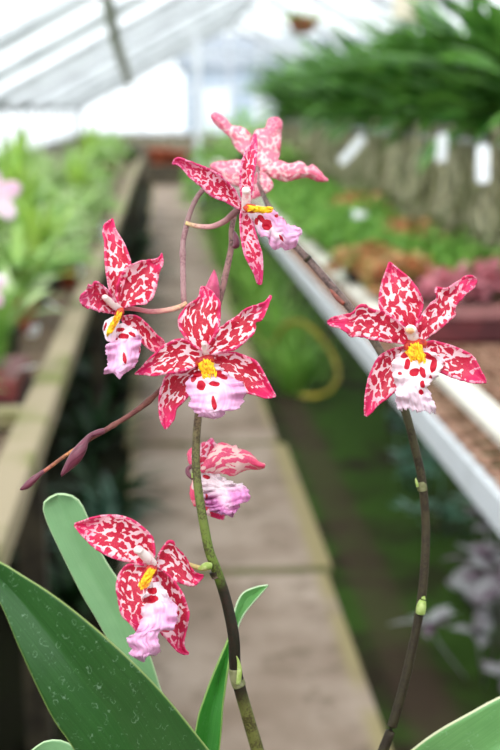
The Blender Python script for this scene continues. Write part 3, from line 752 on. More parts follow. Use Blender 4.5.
# buds
def bud(pts, m, lab):
    o = tube('bud', m, root, pts, 16, 26)
    o['label'] = lab
bud([(99, 432, .5515, 2.6), (91, 435, .55, 2.4), (85.5, 441, .549, 3.4), (81.5, 448, .548, 5.8), (75.5, 457, .548, 6.6), (68.5, 466.5, .549, 4.6), (62.5, 474, .549, 2.0), (61.5, 477, .549, .4)], M['bud'], 'fat mauve bud halfway along the low side branch')
bud([(44, 471, .553, 2.2), (39, 475, .553, 2.6), (33, 480, .553, 3.7), (27, 485.5, .553, 3.5), (21.5, 489, .553, 1.6), (20, 490, .553, .3)], M['bud'], 'small mauve bud at the tip of the low side branch')
bud([(210, 312, .568, 6), (211, 302, .568, 7.8), (212, 292, .568, 8), (213.3, 282, .568, 5.6), (214, 274, .568, 2.6), (214, 269.5, .568, .3)], M['bud_pink'], 'pink bud pointing up behind the central flower')
bud([(234, 247, .573, 2.5), (236.5, 244.5, .572, 3.4), (236, 238, .572, 3.0), (234.5, 232.5, .573, 1.4), (234, 231, .573, .3)], M['bud'], 'tiny dark bud on the upper stem')
# leaves
w0 = (0, 0, 1)
blade('leaf', M['leaf_near'], root, w0, [(302, 950), (270, 850), (236, 786), (205, 745), (160, 690), (110, 641), (60, 600), (20, 574), (0, 562), (-30, 548), (-62, 540)], [(285, 960), (220, 930), (120, 840), (75, 752), (55, 722), (40, 693), (18, 645), (0, 603), (-18, 578), (-62, 541)], [.60, .57, .54, .52, .505, .50, .50], fold=-.006, cup=.002, thick=.0012, nv=70, nu=24)['label'] = 'broad dark green leaf across the bottom left with dried water marks'
blade('leaf', M['leaf_pale'], root, w0, [(285, 960), (225, 860), (170, 762), (130, 682), (98, 622), (82, 595), (65, 561), (48, 525), (43, 508), (46, 500), (57, 494)], [(300, 955), (250, 860), (195, 775), (166, 705), (152, 662), (138, 618), (120, 583), (103, 556), (88, 518), (80, 502), (70, 495), (57, 494)], [.62, .635, .64, .64, .63, .62, .61], fold=-.004, thick=.0012, nv=70, nu=20)['label'] = 'pale green leaf rising behind the lowest bloom'
blade('leaf', M['leaf_mid'], root, w0, [(290, 955), (240, 860), (190, 790), (196.5, 726), (204, 699), (215, 670), (227, 642), (233, 628)], [(300, 955), (262, 860), (221, 800), (222, 720), (225, 690), (229, 662), (232, 645), (235, 628)], [.61, .60, .595, .59, .59], fold=-.004, thick=.0012, nv=60)['label'] = 'narrow mid green leaf behind the front stem'
blade('leaf', M['leaf_light'], root, w0, [(229, 650), (233, 628), (234.5, 611), (242, 594), (256, 587), (268, 585)], [(233, 650), (236.5, 632), (243, 616), (252, 604), (261, 594), (268, 586)], [.592, .597, .602, .607], fold=-.003, thick=.001, nv=36)['label'] = 'light green leaf tip curling out to the right of the front stem'
blade('leaf', M['leaf_pale'], root, w0, [(270, 955), (170, 850), (112, 790), (86, 758), (66, 742), (46, 741), (30, 752)], [(265, 960), (140, 860), (70, 800), (45, 772), (30, 760), (26, 754)], [.63, .60, .58, .57, .57], fold=-.003, thick=.001, nv=40)['label'] = 'pale leaf edge at the very bottom left'
blade('leaf', M['leaf_right'], root, w0, [(312, 955), (350, 850), (385, 775), (412, 750), (438, 731), (470, 713), (500, 697), (560, 672), (620, 660)], [(322, 958), (390, 880), (440, 835), (480, 810), (530, 770), (570, 730), (600, 690), (622, 661)], [.60, .57, .53, .51, .51, .52], fold=-.005, thick=.0012, nv=60)['label'] = 'soft green leaf entering at the bottom right corner'
# pseudobulbs, pot below the frame
bp = P(306, 985, .60)
mb = MB()
for dx, dy, h in ((-.02, 0, .07), (.012, .01, .06), (.0, -.02, .05)):
    mb.ellipsoid(bp + Vector((dx, dy, h * .35)), Vector((.016, 0, 0)), Vector((0, .011, 0)), Vector((0, 0, h * .6)), 14, 10)
mb.build('pseudobulb', M['leaf_mid'], root, True, uvs=None)
mb = MB().lathe([(.0, -.115), (.045, -.115), (.048, -.11), (.060, -.01), (.066, -.008), (.066, .008), (.061, .008), (.058, -.008), (.0, -.008)], 28, bp)
mb.build('pot', M['terracotta'], root, True)
st = empty('plant_stand', (bp.x, bp.y, 0), None, 'wooden stand under the orchid pot, just below the view', 'stand')
zt = bp.z - .115
MB().box(bp.x - .11, bp.x + .11, bp.y - .11, bp.y + .11, zt - .025, zt).build('top', M['old_wood'], st, bevel=.003)
for sx in (-1, 1):
    for sy in (-1, 1):
        MB().bar((bp.x + sx * .13, bp.y + sy * .13, .02), (bp.x + sx * .085, bp.y + sy * .085, zt - .025), .022).build('leg', M['old_wood'], st)

# ------------------------------------------------------------------ setting
struct(MB().box(-1.9, 4.9, -3, 30, -.12, 0).build('floor', M['floor']))
y = -3.0
mb = MB(); ys = []
yy = 3.67 - 1.52 * 4
k = 0
while yy < 23.6:
    j = (.012, -.02, .025, -.01)[k % 4]
    mb.box(-.165 + j, .53 + j, yy + .03, yy + 1.52 - .03, -.02, .028 + .003 * (k % 3))
    yy += 1.52; k += 1
pt = mb.build('path', M['path'], bevel=.006); struct(pt)
mb = MB(); yy = 3.67 - 1.52 * 4; k = 0
while yy < 23.6:
    mb.box(-.165, .53, yy - .03, yy + .03, -.01, .024); yy += 1.52
struct(mb.build('trim_1', simple('joint_moss', rgb(84, 86, 44), rgb(100, 92, 62), 9, .9)))

XL, XR, ZE, XM = -1.65, 4.6, 1.56, 1.475
SL = .53
ZR = ZE + SL * (XM - XL)
Y0, Y1 = -3.0, 26.0
# walls
struct(MB().box(XL - .15, XL, Y0, Y1, 0, .95).build('wall_left', M['brick']))
struct(MB().box(XR, XR + .15, Y0, Y1, 0, .95).build('wall_right', M['brick']))
struct(MB().box(XL, XR, Y1, Y1 + .15, 0, .95).build('wall_back', M['brick']))
struct(MB().box(XL, XR, Y0 - .15, Y0, 0, .95).build('wall_front', M['brick']))
# side windows, one per bay
bays = [(-3 + 2 * i, -1 + 2 * i) for i in range(14)] + [(25, 26)]
nwin = 1
for (xs, sgn) in ((XL, 1), (XR, -1)):
    for (a, b) in bays:
        wn = empty('window_%d' % nwin, (xs, a, .95)); wn['kind'] = 'structure'; nwin += 1
        fm = MB()
        n = 2
        for q in range(n + 1):
            yq = a + (b - a) * q / n
            w = .035 if q in (0, n) else .015
            fm.box(xs - .015, xs + .015, yq - w, yq + w, .95, ZE)
        fm.box(xs - .03, xs + .03, a, b, .95, 1.0).box(xs - .03, xs + .03, a, b, ZE - .07, ZE)
        fm.build('window_frame', M['truss_grey'], wn)
        MB().quad((xs, a, 1), (xs, b, 1), (xs, b, ZE - .07), (xs, a, ZE - .07)).build('pane', M['glass'], wn)
# gable ends
for yg, nm in ((Y1, 'back'), (Y0, 'front')):
    g = empty('window_%d' % nwin, (XM, yg, .95)); g['kind'] = 'structure'; nwin += 1
    def zr(x): return ZE + SL * (x - XL) if x < XM else ZE + SL * (XR - x)
    fm = MB()
    x = XL
    while x <= XR + .01:
        fm.box(x - .03, x + .03, yg - .03, yg + .03, .95, zr(x) - .02)
        x += (XR - XL) / 10
    for z in (1.0, 1.9, 2.6):
        a = max(XL, XL + (z - ZE) / SL); b = min(XR, XR - (z - ZE) / SL)
        fm.box(a, b, yg - .035, yg + .035, z - .03, z + .03)
    fm.build('window_frame', M['frame_white'], g)
    mb = MB(); mb.v = [(XL, yg, .95), (XR, yg, .95), (XR, yg, ZE), (XM, yg, ZR), (XL, yg, ZE)]; mb.f = [(0, 1, 2, 3, 4)]
    mb.build('pane', M['glass'], g)
# roof: glass, glazing bars, trusses, purlins
roof = empty('ceiling', (XM, 10, ZR)); roof['kind'] = 'structure'
MB().quad((XL, Y0, ZE), (XL, Y1, ZE), (XM, Y1, ZR), (XM, Y0, ZR)).quad((XM, Y0, ZR), (XM, Y1, ZR), (XR, Y1, ZE), (XR, Y0, ZE)).build('pane', M['glass'], roof)
mb = MB(); yq = Y0
nv_ = Vector((-SL, 0, 1)).normalized()
while yq <= Y1:
    mb.bar((XL, yq, ZE), (XM, yq, ZR), .024, .018, Vector((0, 0, 1)))
    mb.bar((XM, yq, ZR), (XR, yq, ZE), .024, .018, Vector((0, 0, 1)))
    yq += .5
mb.build('glazing_bar', M['frame_white'], roof)
mb = MB()
for yq in (-3, 1, 5, 7.5, 9.4, 11.6, 13.6, 16, 18.5, 21, 23.5, 25.6):
    mb.bar((XL, yq, ZE - .07), (XM, yq, ZR - .07), .085, .08)
    mb.bar((XM, yq, ZR - .07), (XR, yq, ZE - .07), .085, .08)
mb.build('truss', M['truss_grey'], roof)
mb = MB()
for fr in (.0, 1.0):
    x = XL + (XM - XL) * fr; z = ZE + SL * (x - XL) - .05
    mb.box(x - .03, x + .03, Y0, Y1, z - .05, z)
    if fr < 1:
        x2 = 2 * XM - x
        mb.box(x2 - .03, x2 + .03, Y0, Y1, z - .05, z)
mb.build('purlin', M['truss_grey'], roof)
o = MB().tube([P(106, -6, 8.2), P(116, 42, 10), P(129, 82, 13)], [.045, .045, .045], 8).build('vent_strut', M['moss_iron'], None, True)
o.name = 'trim_2'; struct(o)
# slender white post beside the path
tag(MB().box(.56, .66, 19.9, 20.0, 0, 2.65).build('roof_post', M['frame_white']), 'slender white post rising beside the far end of the path', 'post')
tag(MB().box(1.62, 1.68, 7.6, 7.66, 0, 3.05).build('roof_post', M['truss_grey']), 'grey roof post standing among the strap-leaved plants', 'post')

# ---- left bench
lb = empty('bench', (-.95, 8, 0), None, 'long left greenhouse bench with mossy timber rim', 'bench')
MB().box(-.345, -.27, .9, 18, .735, .80).build('rim', M['mossy_wood'], lb, bevel=.008)
MB().box(-1.6, -.345, .9, 18, .68, .745).build('deck', M['deck'], lb)
for yq in (1.0, 2.62, 5.6, 8.6, 12, 16):
    MB().box(-.34, -.28, yq, yq + .06, 0, .735).build('leg', M['dark_wood'], lb)
    MB().box(-1.5, -1.43, yq, yq + .07, 0, .68).build('leg', M['dark_wood'], lb)
MB().bar((-.345, 2.83, .775), (-1.5, 2.75, .775), .07, .04).build('crossbar', M['mossy_wood'], lb)

# ---- right bench
rb = empty('bench', (1.2, 8, 0), None, 'long right greenhouse bench with white rails and rusty mesh top', 'bench')
MB().box(.56, .575, .9, 14.4, .797, .858).build('fascia', M['white_paint'], rb)
MB().box(.632, .69, .9, 14.4, .872, .90).build('rail', M['white_bar'], rb, bevel=.006)
mb = MB()
yq = .9
while yq < 12:
    mb.bar((.572, yq, .864), (1.62, yq, .864), .011); yq += .075
x = .585
while x < 1.6:
    mb.bar((x, .9, .862), (x, 12, .862), .009); x += .06
mb.build('wire_mesh', M['rust'], rb)
MB().box(.575, 1.62, 12, 14.4, .85, .868).build('far_deck', M['deck'], rb)
MB().box(1.61, 1.63, .9, 14.4, .79, .885).build('fascia', M['white_paint'], rb)
for yq in (1.0, 3.2, 5.4, 7.6, 9.8, 12, 14.2):
    MB().box(1.05, 1.1, yq, yq + .05, 0, .865).build('leg', M['dark_wood'], rb)
    MB().box(1.5, 1.55, yq, yq + .05, 0, .865).build('leg', M['dark_wood'], rb)
    MB().box(.575, 1.61, yq, yq + .05, .82, .86).build('joist', M['dark_wood'], rb)

# ---- foliage generator (local coordinates, base at 0)
def leaves(seed, n, length, width, height, spread, droop=.5, upb=.6, curl=0.0, r0=.03, segs=6, base_z=0.0):
    rnd = random.Random(seed)
    v = []; f = []
    for k in range(n):
        a = rnd.uniform(0, 2 * PI)
        L = length * rnd.uniform(.6, 1.1); w = width * rnd.uniform(.75, 1.2)
        el = upb + rnd.uniform(-.35, .35)
        p = Vector((math.cos(a) * r0 * rnd.random(), math.sin(a) * r0 * rnd.random(), base_z + height * rnd.random()))
        dirh = Vector((math.cos(a), math.sin(a), 0)); side = Vector((-math.sin(a), math.cos(a), 0))
        side = (side + Vector((0, 0, rnd.uniform(-.4, .4)))).normalized()
        n0 = len(v)
        for i in range(segs + 1):
            t = i / segs
            ww = w * (math.sin(PI * min(.98, t * .9 + .08)) ** .7) * .5
            if i == segs: ww = w * .04
            for s in (-1, 0, 1):
                v.append(tuple(p + side * (s * ww) + Vector((0, 0, -abs(s) * -ww * .25))))
            el2 = el - droop * t * 2
            p = p + (dirh * math.cos(el2) * spread + Vector((0, 0, math.sin(el2)))) * (L / segs)
        for i in range(segs):
            for s in (0, 1):
                f.append((n0 + i * 3 + s, n0 + i * 3 + s + 1, n0 + (i + 1) * 3 + s + 1, n0 + (i + 1) * 3 + s))
    zmin = min(q[2] for q in v)
    return v, f

def bushy(seed, n, rad, height, ls, lw, base_z=0.0):
    """many small leaves on a rounded crown"""
    rnd = random.Random(seed)
    v = []; f = []
    for k in range(n):
        a = rnd.uniform(0, 2 * PI); r = rad * math.sqrt(rnd.random()); z = height * (1 - (r / rad) ** 2 * .6) * rnd.uniform(.35, 1)
        p = Vector((r * math.cos(a), r * math.sin(a), base_z + z))
        d = Vector((rnd.uniform(-1, 1), rnd.uniform(-1, 1), rnd.uniform(-.2, .8))).normalized()
        s = d.cross(Vector((rnd.uniform(-.3, .3), rnd.uniform(-.3, .3), 1))).normalized()
        l = ls * rnd.uniform(.6, 1.2); w = lw * rnd.uniform(.7, 1.2)
        n0 = len(v)
        v += [tuple(p), tuple(p + d * l * .4 + s * w / 2 - Vector((0, 0, l * .02))), tuple(p + d * l - Vector((0, 0, l * .15))), tuple(p + d * l * .4 - s * w / 2)]
        f.append((n0, n0 + 1, n0 + 2, n0 + 3))
    for k in range(max(5, n // 25)):
        a = rnd.uniform(0, 2 * PI); r = rad * .7 * rnd.random()
        mb = MB().tube([(0, 0, base_z), (r * .6 * math.cos(a), r * .6 * math.sin(a), base_z + height * .4), (r * math.cos(a), r * math.sin(a), base_z + height * .75)], .003, 4)
        n0 = len(v); v += mb.v; f += [tuple(i + n0 for i in q) for q in mb.f]
    return v, f

def pot_mb(r, h):
    return MB().lathe([(.001, 0), (r * .72, 0), (r * .78, h * .05), (r * .95, h * .82), (r * 1.04, h * .84), (r * 1.04, h), (r * .94, h), (r * .9, h * .88), (.001, h * .86)], 18)

protos = {}
used = set()
def plant(key, name, build, loc, rz=0, s=1.0, label='', cat='plant', group=None):
    """the first of each kind is built, the rest are copies with copied parts"""
    if key not in protos:
        r = empty(name, (0, 0, 0))
        build(r)
        protos[key] = r
        o = r
    else:
        r = protos[key]
        o = r.copy(); C.objects.link(o)
        for ch in list(r.children):
            c = ch.copy(); C.objects.link(c); c.parent = o
    o.location = loc; o.rotation_euler = (0, 0, rz); o.scale = (s, s, s)
    o['label'] = label; o['category'] = cat
    if group: o['group'] = group
    elif 'group' in o: del o['group']
    return o

def mk(vf, mat, potm=None, r=.06, h=.1, potname='pot'):
    def b(root_):
        v, f = vf
        link('foliage', v, f, mat, root_)
        if potm is not None:
            pot_mb(r, h).build(potname, potm, root_, True)
    return b

kinds = {
    'grass': ('potted_grass', mk(leaves(1, 130, .26, .009, .02, .55, .5, 1.25, r0=.07, base_z=.09), M['grass'], M['plastic_black'], .075, .1)),
    'lime': ('potted_bromeliad', mk(leaves(2, 26, .36, .04, .03, .5, .25, 1.2, r0=.03, base_z=.09), M['lime'], M['plastic_black'], .06, .1)),
    'mint': ('potted_shrub', mk(bushy(3, 520, .17, .26, .045, .026, base_z=.07), M['mint'], M['plastic_black'], .07, .1)),
    'green': ('potted_fern', mk(leaves(4, 60, .32, .028, .04, 1.0, .6, .95, r0=.04, base_z=.09), M['green'], M['terracotta'], .065, .1)),
    'strap': ('potted_orchid', mk(leaves(5, 22, .28, .04, .02, .8, .4, .9, r0=.03, base_z=.08), M['mint'], M['plastic_black'], .05, .09)),
    'orange': ('potted_begonia', mk(bushy(6, 260, .14, .15, .06, .05, base_z=.05), M['orange'], M['plastic_black'], .07, .08)),
    'rose': ('potted_begonia', mk(bushy(8, 240, .15, .13, .075, .06, base_z=.06), M['rose'], M['plastic_black'], .07, .08)),
    'low': ('potted_fern', mk(bushy(9, 520, .16, .15, .05, .022, base_z=.04), M['grass'], M['plastic_black'], .07, .07)),
}
ORD = ['nearest', 'second', 'third', 'fourth', 'fifth', 'sixth', 'seventh', 'eighth', 'ninth', 'tenth', 'eleventh', 'twelfth', 'thirteenth', 'fourteenth', 'fifteenth', 'sixteenth']
looks = {'grass': 'fine-bladed grassy plant', 'lime': 'upright lime green rosette', 'mint': 'pale minty bushy plant', 'green': 'arching green fern', 'strap': 'strap-leaved pale orchid', 'orange': 'rusty orange begonia', 'rose': 'rose pink begonia', 'low': 'low fresh green cushion plant'}
rnd = random.Random(12)
ZD = .745
def row(seq, x, y0, dy, where, group, z, sc0=1.0, jx=.02):
    for i, kk in enumerate(seq):
        if kk is None: continue
        nm, b = kinds[kk]
        yy_ = y0 + dy * i + rnd.uniform(-.03, .03)
        lab = '%s, %s in %s' % (looks[kk], ORD[i], where)
        plant(kk, nm, b, (x + rnd.uniform(-jx, jx), yy_, z), rnd.uniform(0, 6), sc0 * rnd.uniform(.9, 1.15), lab, 'plant', group)
row(['strap', 'green', 'lime', 'mint', 'grass', 'mint', 'mint', 'green', 'mint', 'lime', 'mint', 'green', 'grass'], -.50, 3.75, .46, 'the rim row of the left bench', 'plants along the left bench rim', ZD)
row(['grass', 'lime', 'green', 'strap', 'lime', 'green', 'mint', 'lime', 'green', 'mint', 'grass', 'mint', 'green'], -.80, 3.1, .50, 'the middle row of the left bench', 'middle plants on the left bench', ZD, 1.15)
row(['green', 'mint', 'lime', 'grass', 'green', 'mint', 'lime', 'green', 'mint', 'green', 'lime', 'mint'], -1.2, 3.6, .68, 'the wall side row of the left bench', 'wall side plants on the left bench', ZD, 1.25)
row(['mint', 'green', 'lime', 'mint', 'green', 'grass', 'mint', 'green'], -.66, 10.1, 1.0, 'the far stretch of the left bench', 'far plants on the left bench', ZD, 1.35)

# maroon planter with grass near the front of the left bench
nm, b = kinds['lime']
plant('lime', nm, b, (-1.05, 2.75, ZD), 1.0, 1.2, 'upright lime green rosette nearest the left picture edge, behind the white flower', 'plant')
tr = empty('planter_tray', (-.50, 3.12, ZD), None, 'maroon planter of thick green grass at the near end of the left bench', 'planter')
MB().box(-.66, -.37, 2.96, 3.28, ZD, ZD + .09).build('tray', M['maroon'], tr, bevel=.006)
MB().box(-.665, -.365, 2.955, 3.285, ZD, ZD + .035).build('tray_base', M['plastic_black'], tr)
v, f = leaves(31, 320, .30, .010, .03, .45, .45, 1.3, r0=.12, base_z=.08)
link('foliage', [Vector(q) + Vector((-.52, 3.12, ZD)) for q in v], f, M['grass'], tr)
# white-flowered orchid at the left edge of the picture
wo = empty('potted_orchid', (-.46, 2.62, ZD), None, 'white and pink flowering orchid at the left edge of the picture', 'orchid')
pot_mb(.05, .09).build('pot', M['plastic_black'], wo, True)
for o_ in list(wo.children): o_.location = (0, 0, 0)
v, f = leaves(33, 12, .22, .035, .02, .8, .4, 1.0, r0=.02, base_z=.08)
lk = link('foliage', v, f, M['mint'], None); lk.parent = wo
fp = Vector((-.345, 2.55, 1.32)) - Vector((-.46, 2.62, ZD))
sm_ = MB().tube([(0, 0, .08), (.01, -.01, .3), (.05, -.03, .5), tuple(fp)], .003, 6).build('flower_stem', M['grass'], None, True); sm_.parent = wo
for (ox_, oz_, r_) in ((0, 0, .048), (-.03, -.19, .042)):
    fb = []; ff = []
    for k in range(5):
        a = 2 * PI * k / 5 + .4
        c = Vector((math.cos(a), -.15, math.sin(a)))
        m_ = MB().ellipsoid(fp + Vector((ox_, -.005, oz_)) + c * r_ * .65, Vector((math.cos(a), 0, math.sin(a))) * r_ * .6, Vector((-math.sin(a), 0, math.cos(a))) * r_ * .42, Vector((0, 1, 0)) * .003, 10, 6)
        n0 = len(fb); fb += m_.v; ff += [tuple(i + n0 for i in q) for q in m_.f]
    b_ = link('bloom', fb, ff, M['flower_white'], None); b_.parent = wo
# labels stuck in pots on the left bench
def tagstick(p, L, w, tilt, yaw, lab, grp):
    o = empty('plant_label', p, None, lab, 'label', grp)
    m_ = MB(); m_.box(-w / 2, w / 2, -.001, .001, -L, 0)
    q = m_.build('blade', M['white_tag'], None, bevel=.0008); q.parent = o
    o.rotation_euler = (tilt, 0, yaw)
    q2 = q
    return o
for i, (x, y_, z, L, w, ti, ya, lab) in enumerate([
    (-.335, 3.02, .86, .05, .035, 1.2, .6, 'white plastic label lying by the maroon planter'),
    (-.38, 3.55, .87, .07, .03, .9, .3, 'white label slanting at the bench rim past the maroon planter'),
    (-.38, 3.95, .88, .08, .03, 1.0, -.5, 'white label tucked among strap leaves at the left rim'),
    (-.33, 4.9, .88, .08, .03, .7, .2, 'pale label standing at the left rim beside a pale bushy plant'),
    (-.30, 6.4, .90, .12, .045, .5, 0, 'pale label standing at the rim farther along the left bench')]):
    tagstick((x, y_, z), L, w, ti, ya, lab, None)
tag(pot_mb(.045, .08).build('plant_pot', M['terracotta'], None, True), 'small brown pot at the left bench rim behind the tall left bloom', 'pot').location = (-.40, 5.15, ZD)
# under the left bench: dark ferns
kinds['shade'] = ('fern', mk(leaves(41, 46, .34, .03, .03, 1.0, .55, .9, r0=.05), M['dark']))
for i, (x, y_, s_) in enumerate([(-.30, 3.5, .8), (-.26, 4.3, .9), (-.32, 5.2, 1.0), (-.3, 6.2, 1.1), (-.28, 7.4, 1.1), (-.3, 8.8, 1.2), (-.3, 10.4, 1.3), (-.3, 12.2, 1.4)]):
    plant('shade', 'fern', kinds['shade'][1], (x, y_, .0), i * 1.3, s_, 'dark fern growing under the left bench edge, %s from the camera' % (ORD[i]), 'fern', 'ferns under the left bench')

# ---- right bench plants
row(['orange', 'low', 'low', 'low', 'low', 'low', 'low', 'low', 'low', 'low', 'low', 'low'], .78, 3.85, .42, 'the front row of the right bench', 'front row plants on the right bench', .87, 1.0)
row([None, 'low', 'low', 'orange', 'low', 'low', 'orange', 'low', 'low', 'low', 'low', 'low'], .98, 3.55, .42, 'the second row of the right bench', 'second row plants on the right bench', .87, 1.0)
row([None, 'low', 'low', 'low', 'grass', 'low', 'low', 'grass', 'low', 'low'], 1.3, 3.3, .62, 'the back row of the right bench', 'back row plants on the right bench', .87, 1.1)
row(['green', 'low', 'green', 'mint'], .95, 9.6, 1.2, 'the far stretch of the right bench', 'far plants on the right bench', .87, 1.25)
nm, b = kinds['rose']
plant('rose', nm, b, (.88, 3.62, .87), 2.2, .72, 'rose pink begonia overhanging the maroon trough above the right bloom', 'plant')
nm, b = kinds['orange']
plant('orange', nm, b, (.70, 4.15, .875), .7, .85, 'small rusty orange begonia at the white rail of the right bench', 'plant')
nm, b = kinds['rose']
plant('rose', nm, b, (1.03, 3.8, .87), 4.0, .75, 'rose pink begonia further in, behind the right bloom and towards the picture edge', 'plant')
tg = empty('trough', (.86, 3.22, .87), None, 'long maroon trough on the right bench behind the right bloom', 'planter')
MB().box(.70, 1.06, 3.16, 3.32, .87, .945).build('body', simple('trough_plastic', rgb(96, 40, 44), rgb(70, 30, 34), 10, .45), tg, bevel=.012)
MB().box(.69, 1.07, 3.15, 3.33, .938, .955).build('lip', simple('trough_rim', rgb(134, 84, 84), rgb(110, 66, 66), 10, .45), tg, bevel=.006)
for i, (x, y_) in enumerate([(.83, 5.0)]):
    tag(link('paper_label', [(x - .03, y_ - .02, 1.05), (x + .03, y_ - .01, 1.045), (x + .03, y_ + .02, 1.075), (x - .03, y_ + .02, 1.08)], [(0, 1, 2, 3)], M['white_tag'], solid=.002), ['white label on the low green plants near the rail', 'white label on the low green plants further in'][i], 'label')

# ---- hanging strap-leaved orchids with aerial roots
rl = empty('hanging_rail', (1.25, 3, 1.39), None, 'grey rail carrying the hanging strap-leaved orchids over the right bench', 'rail')
MB().tube([(1.14, 2.6, 1.38), (1.14, 12.2, 1.38)], .012, 8).build('front_pipe', M['truss_grey'], rl)
MB().tube([(1.42, 2.6, 1.40), (1.42, 12.2, 1.40)], .012, 8).build('rear_pipe', M['truss_grey'], rl)
for yq in (2.62, 5.42, 7.62, 9.82, 12.02):
    MB().bar((1.36, yq, .865), (1.36, yq, 1.40), .025).build('support', M['truss_grey'], rl)
    MB().bar((1.14, yq, 1.38), (1.42, yq, 1.40), .02).build('crosspiece', M['truss_grey'], rl)
def roots(seed, n, L, rx):
    rn = random.Random(seed)
    mb = MB()
    for k in range(n):
        x0, y0_ = rn.uniform(-rx, rx), rn.uniform(-.24, .24)
        ln = L * rn.uniform(.55, 1.1)
        pts = []
        for i in range(6):
            t = i / 5
            pts.append((x0 + rn.uniform(-.018, .018) * i * .6, y0_ + rn.uniform(-.02, .02) * i * .6, .02 - ln * t))
        mb.tube(pts, rn.uniform(.003, .0075), 4)
    return mb
def hang(seed):
    def b(r):
        v, f = leaves(seed, 62, .56, .066, .12, 1.0, .42, 1.02, r0=.13, segs=7)
        v2, f2 = leaves(seed + 50, 40, .32, .055, .06, .9, .5, .3, r0=.16, segs=6)
        n0 = len(v); v = v + v2; f = f + [tuple(i + n0 for i in q) for q in f2]
        link('foliage', v, f, M['deep'], r)
        roots(seed, 130, .46, .15).build('aerial_root', M['roots'], r, True)['kind'] = 'stuff'
        MB().box(-.13, .13, -.22, .22, -.03, 0).build('basket', M['dark_wood'], r)
    return b
i = 0
for yq in [3.55 + .62 * k for k in range(14)]:
    s_ = rnd.uniform(.88, 1.15) if i else .9
    plant('hangA' if i % 2 else 'hangB', 'hanging_orchid', hang(61 if i % 2 else 77), (1.28, yq, 1.415), (0 if i % 3 else PI), s_,
          'strap-leaved orchid trailing pale roots above the right bench, %s from the camera' % ORD[i], 'orchid', 'hanging orchids above the right bench')
    i += 1
def bigtag(px_, py_, d, L, w, roll, lab):
    c = P(px_, py_, d)
    o = empty('hanging_label', c, None, lab, 'label')
    m_ = MB()
    ang = [(-w / 2 * math.cos(t), 0, 0) for t in (0,)]
    # rounded rectangle, 3 mm thick
    pts = []
    r = w * .35
    for cx_, cz_, a0 in ((w / 2 - r, L / 2 - r, 0), (-w / 2 + r, L / 2 - r, 90), (-w / 2 + r, -L / 2 + r, 180), (w / 2 - r, -L / 2 + r, 270)):
        for k in range(5):
            a = math.radians(a0 + k * 22.5)
            pts.append((cx_ + r * math.cos(a), cz_ + r * math.sin(a)))
    n = len(pts)
    m_.v = [(x, -.0015, z) for x, z in pts] + [(x, .0015, z) for x, z in pts]
    m_.f = [tuple(range(n)), tuple(reversed(range(n, 2 * n)))] + [(k, (k + 1) % n, n + (k + 1) % n, n + k) for k in range(n)]
    q = m_.build('plate', M['white_tag'], None); q.parent = o
    q = MB().tube([(0, .002, L / 2 - .008), (0, .01, L / 2 + .03)], .0015, 5).build('wire', M['truss_grey'], None); q.parent = o
    o.rotation_euler = (-.3, roll, -.15)
    return o
bigtag(483, 164, 3.4, .11, .037, 0.0, 'brightest white label hanging at the far right of the roots')
bigtag(442, 148, 3.9, .095, .033, 0.05, 'greyish white label hanging straight, left of the brightest one')
bigtag(352, 150, 4.6, .135, .035, .72, 'white label hanging at a slant over the trailing roots')
# ---- ground plants
def rosette(seed):
    rn = random.Random(seed)
    V = []; Fc = []
    for c in range(8):
        bx, by, bz = rn.uniform(-.16, .16), rn.uniform(-.13, .13), rn.uniform(.04, .3)
        v, f = leaves(seed + c, 8, .105, .042, .01, 1.0, .25, .5, r0=.005, segs=4, base_z=0)
        n0 = len(V); V += [(q[0] + bx, q[1] + by, q[2] + bz) for q in v]; Fc += [tuple(i + n0 for i in q) for q in f]
        m_ = MB().tube([(bx * .4, by * .4, 0), (bx * .8, by * .8, bz * .6), (bx, by, bz)], .003, 5)
        n0 = len(V); V += m_.v; Fc += [tuple(i + n0 for i in q) for q in m_.f]
    return V, Fc
kinds['silver'] = ('spiderwort', mk(rosette(90), M['silver']))
kinds['teal'] = ('spiderwort', mk(rosette(120), M['teal']))
spots = [('silver', 1.0, 3.35, 'purple and silver leafed plant under the right bench, closest to its edge'), ('silver', 1.12, 3.65, 'purple and silver leafed plant behind, touching the right picture edge'),
         ('silver', .86, 2.9, 'purple and silver leafed plant lowest in view beside the dark stem'), ('teal', 1.0, 4.0, 'blue-green leafed plant under the right bench beside the purple one'), ('teal', .98, 4.5, 'blue-green leafed plant deeper under the right bench'), ('teal', 1.2, 3.15, 'blue-green leafed plant at the right edge under the rail')]
for i, (kk, x, y_, lab) in enumerate(spots):
    plant(kk, 'spiderwort', kinds[kk][1], (x, y_, 0), i * 1.1, 1.0, lab, 'plant')
kinds['sedge'] = ('grass_clump', mk(leaves(45, 150, .5, .014, .03, .8, .55, 1.2, r0=.09), M['grass']))
for i, (x, y_, s_) in enumerate([(.68, 6.2, .85), (.72, 7.0, .95), (.66, 7.9, .95), (.70, 8.9, 1.05), (.68, 10, 1.1), (.68, 11.4, 1.2), (.68, 13, 1.2)]):
    plant('sedge', 'grass_clump', kinds['sedge'][1], (x, y_, 0), i * 2.1, s_, 'arching grass clump by the path under the right rail, %s of its row' % ORD[i], 'grass clump', 'grass clumps under the right rail')
# small fern at the path's left edge
kinds['pathfern'] = ('fern', mk(leaves(46, 26, .2, .014, .02, 1.1, .4, .7, r0=.03), M['teal']))
plant('pathfern', 'fern', kinds['pathfern'][1], (-.17, 4.2, 0.0), 0, 1.1, 'small grey-green fern creeping over the left edge of the path', 'fern')
plant('pathfern', 'fern', kinds['pathfern'][1], (-.23, 3.9, 0.0), 2, 1.3, 'small grey-green fern half in shade left of the path', 'fern')
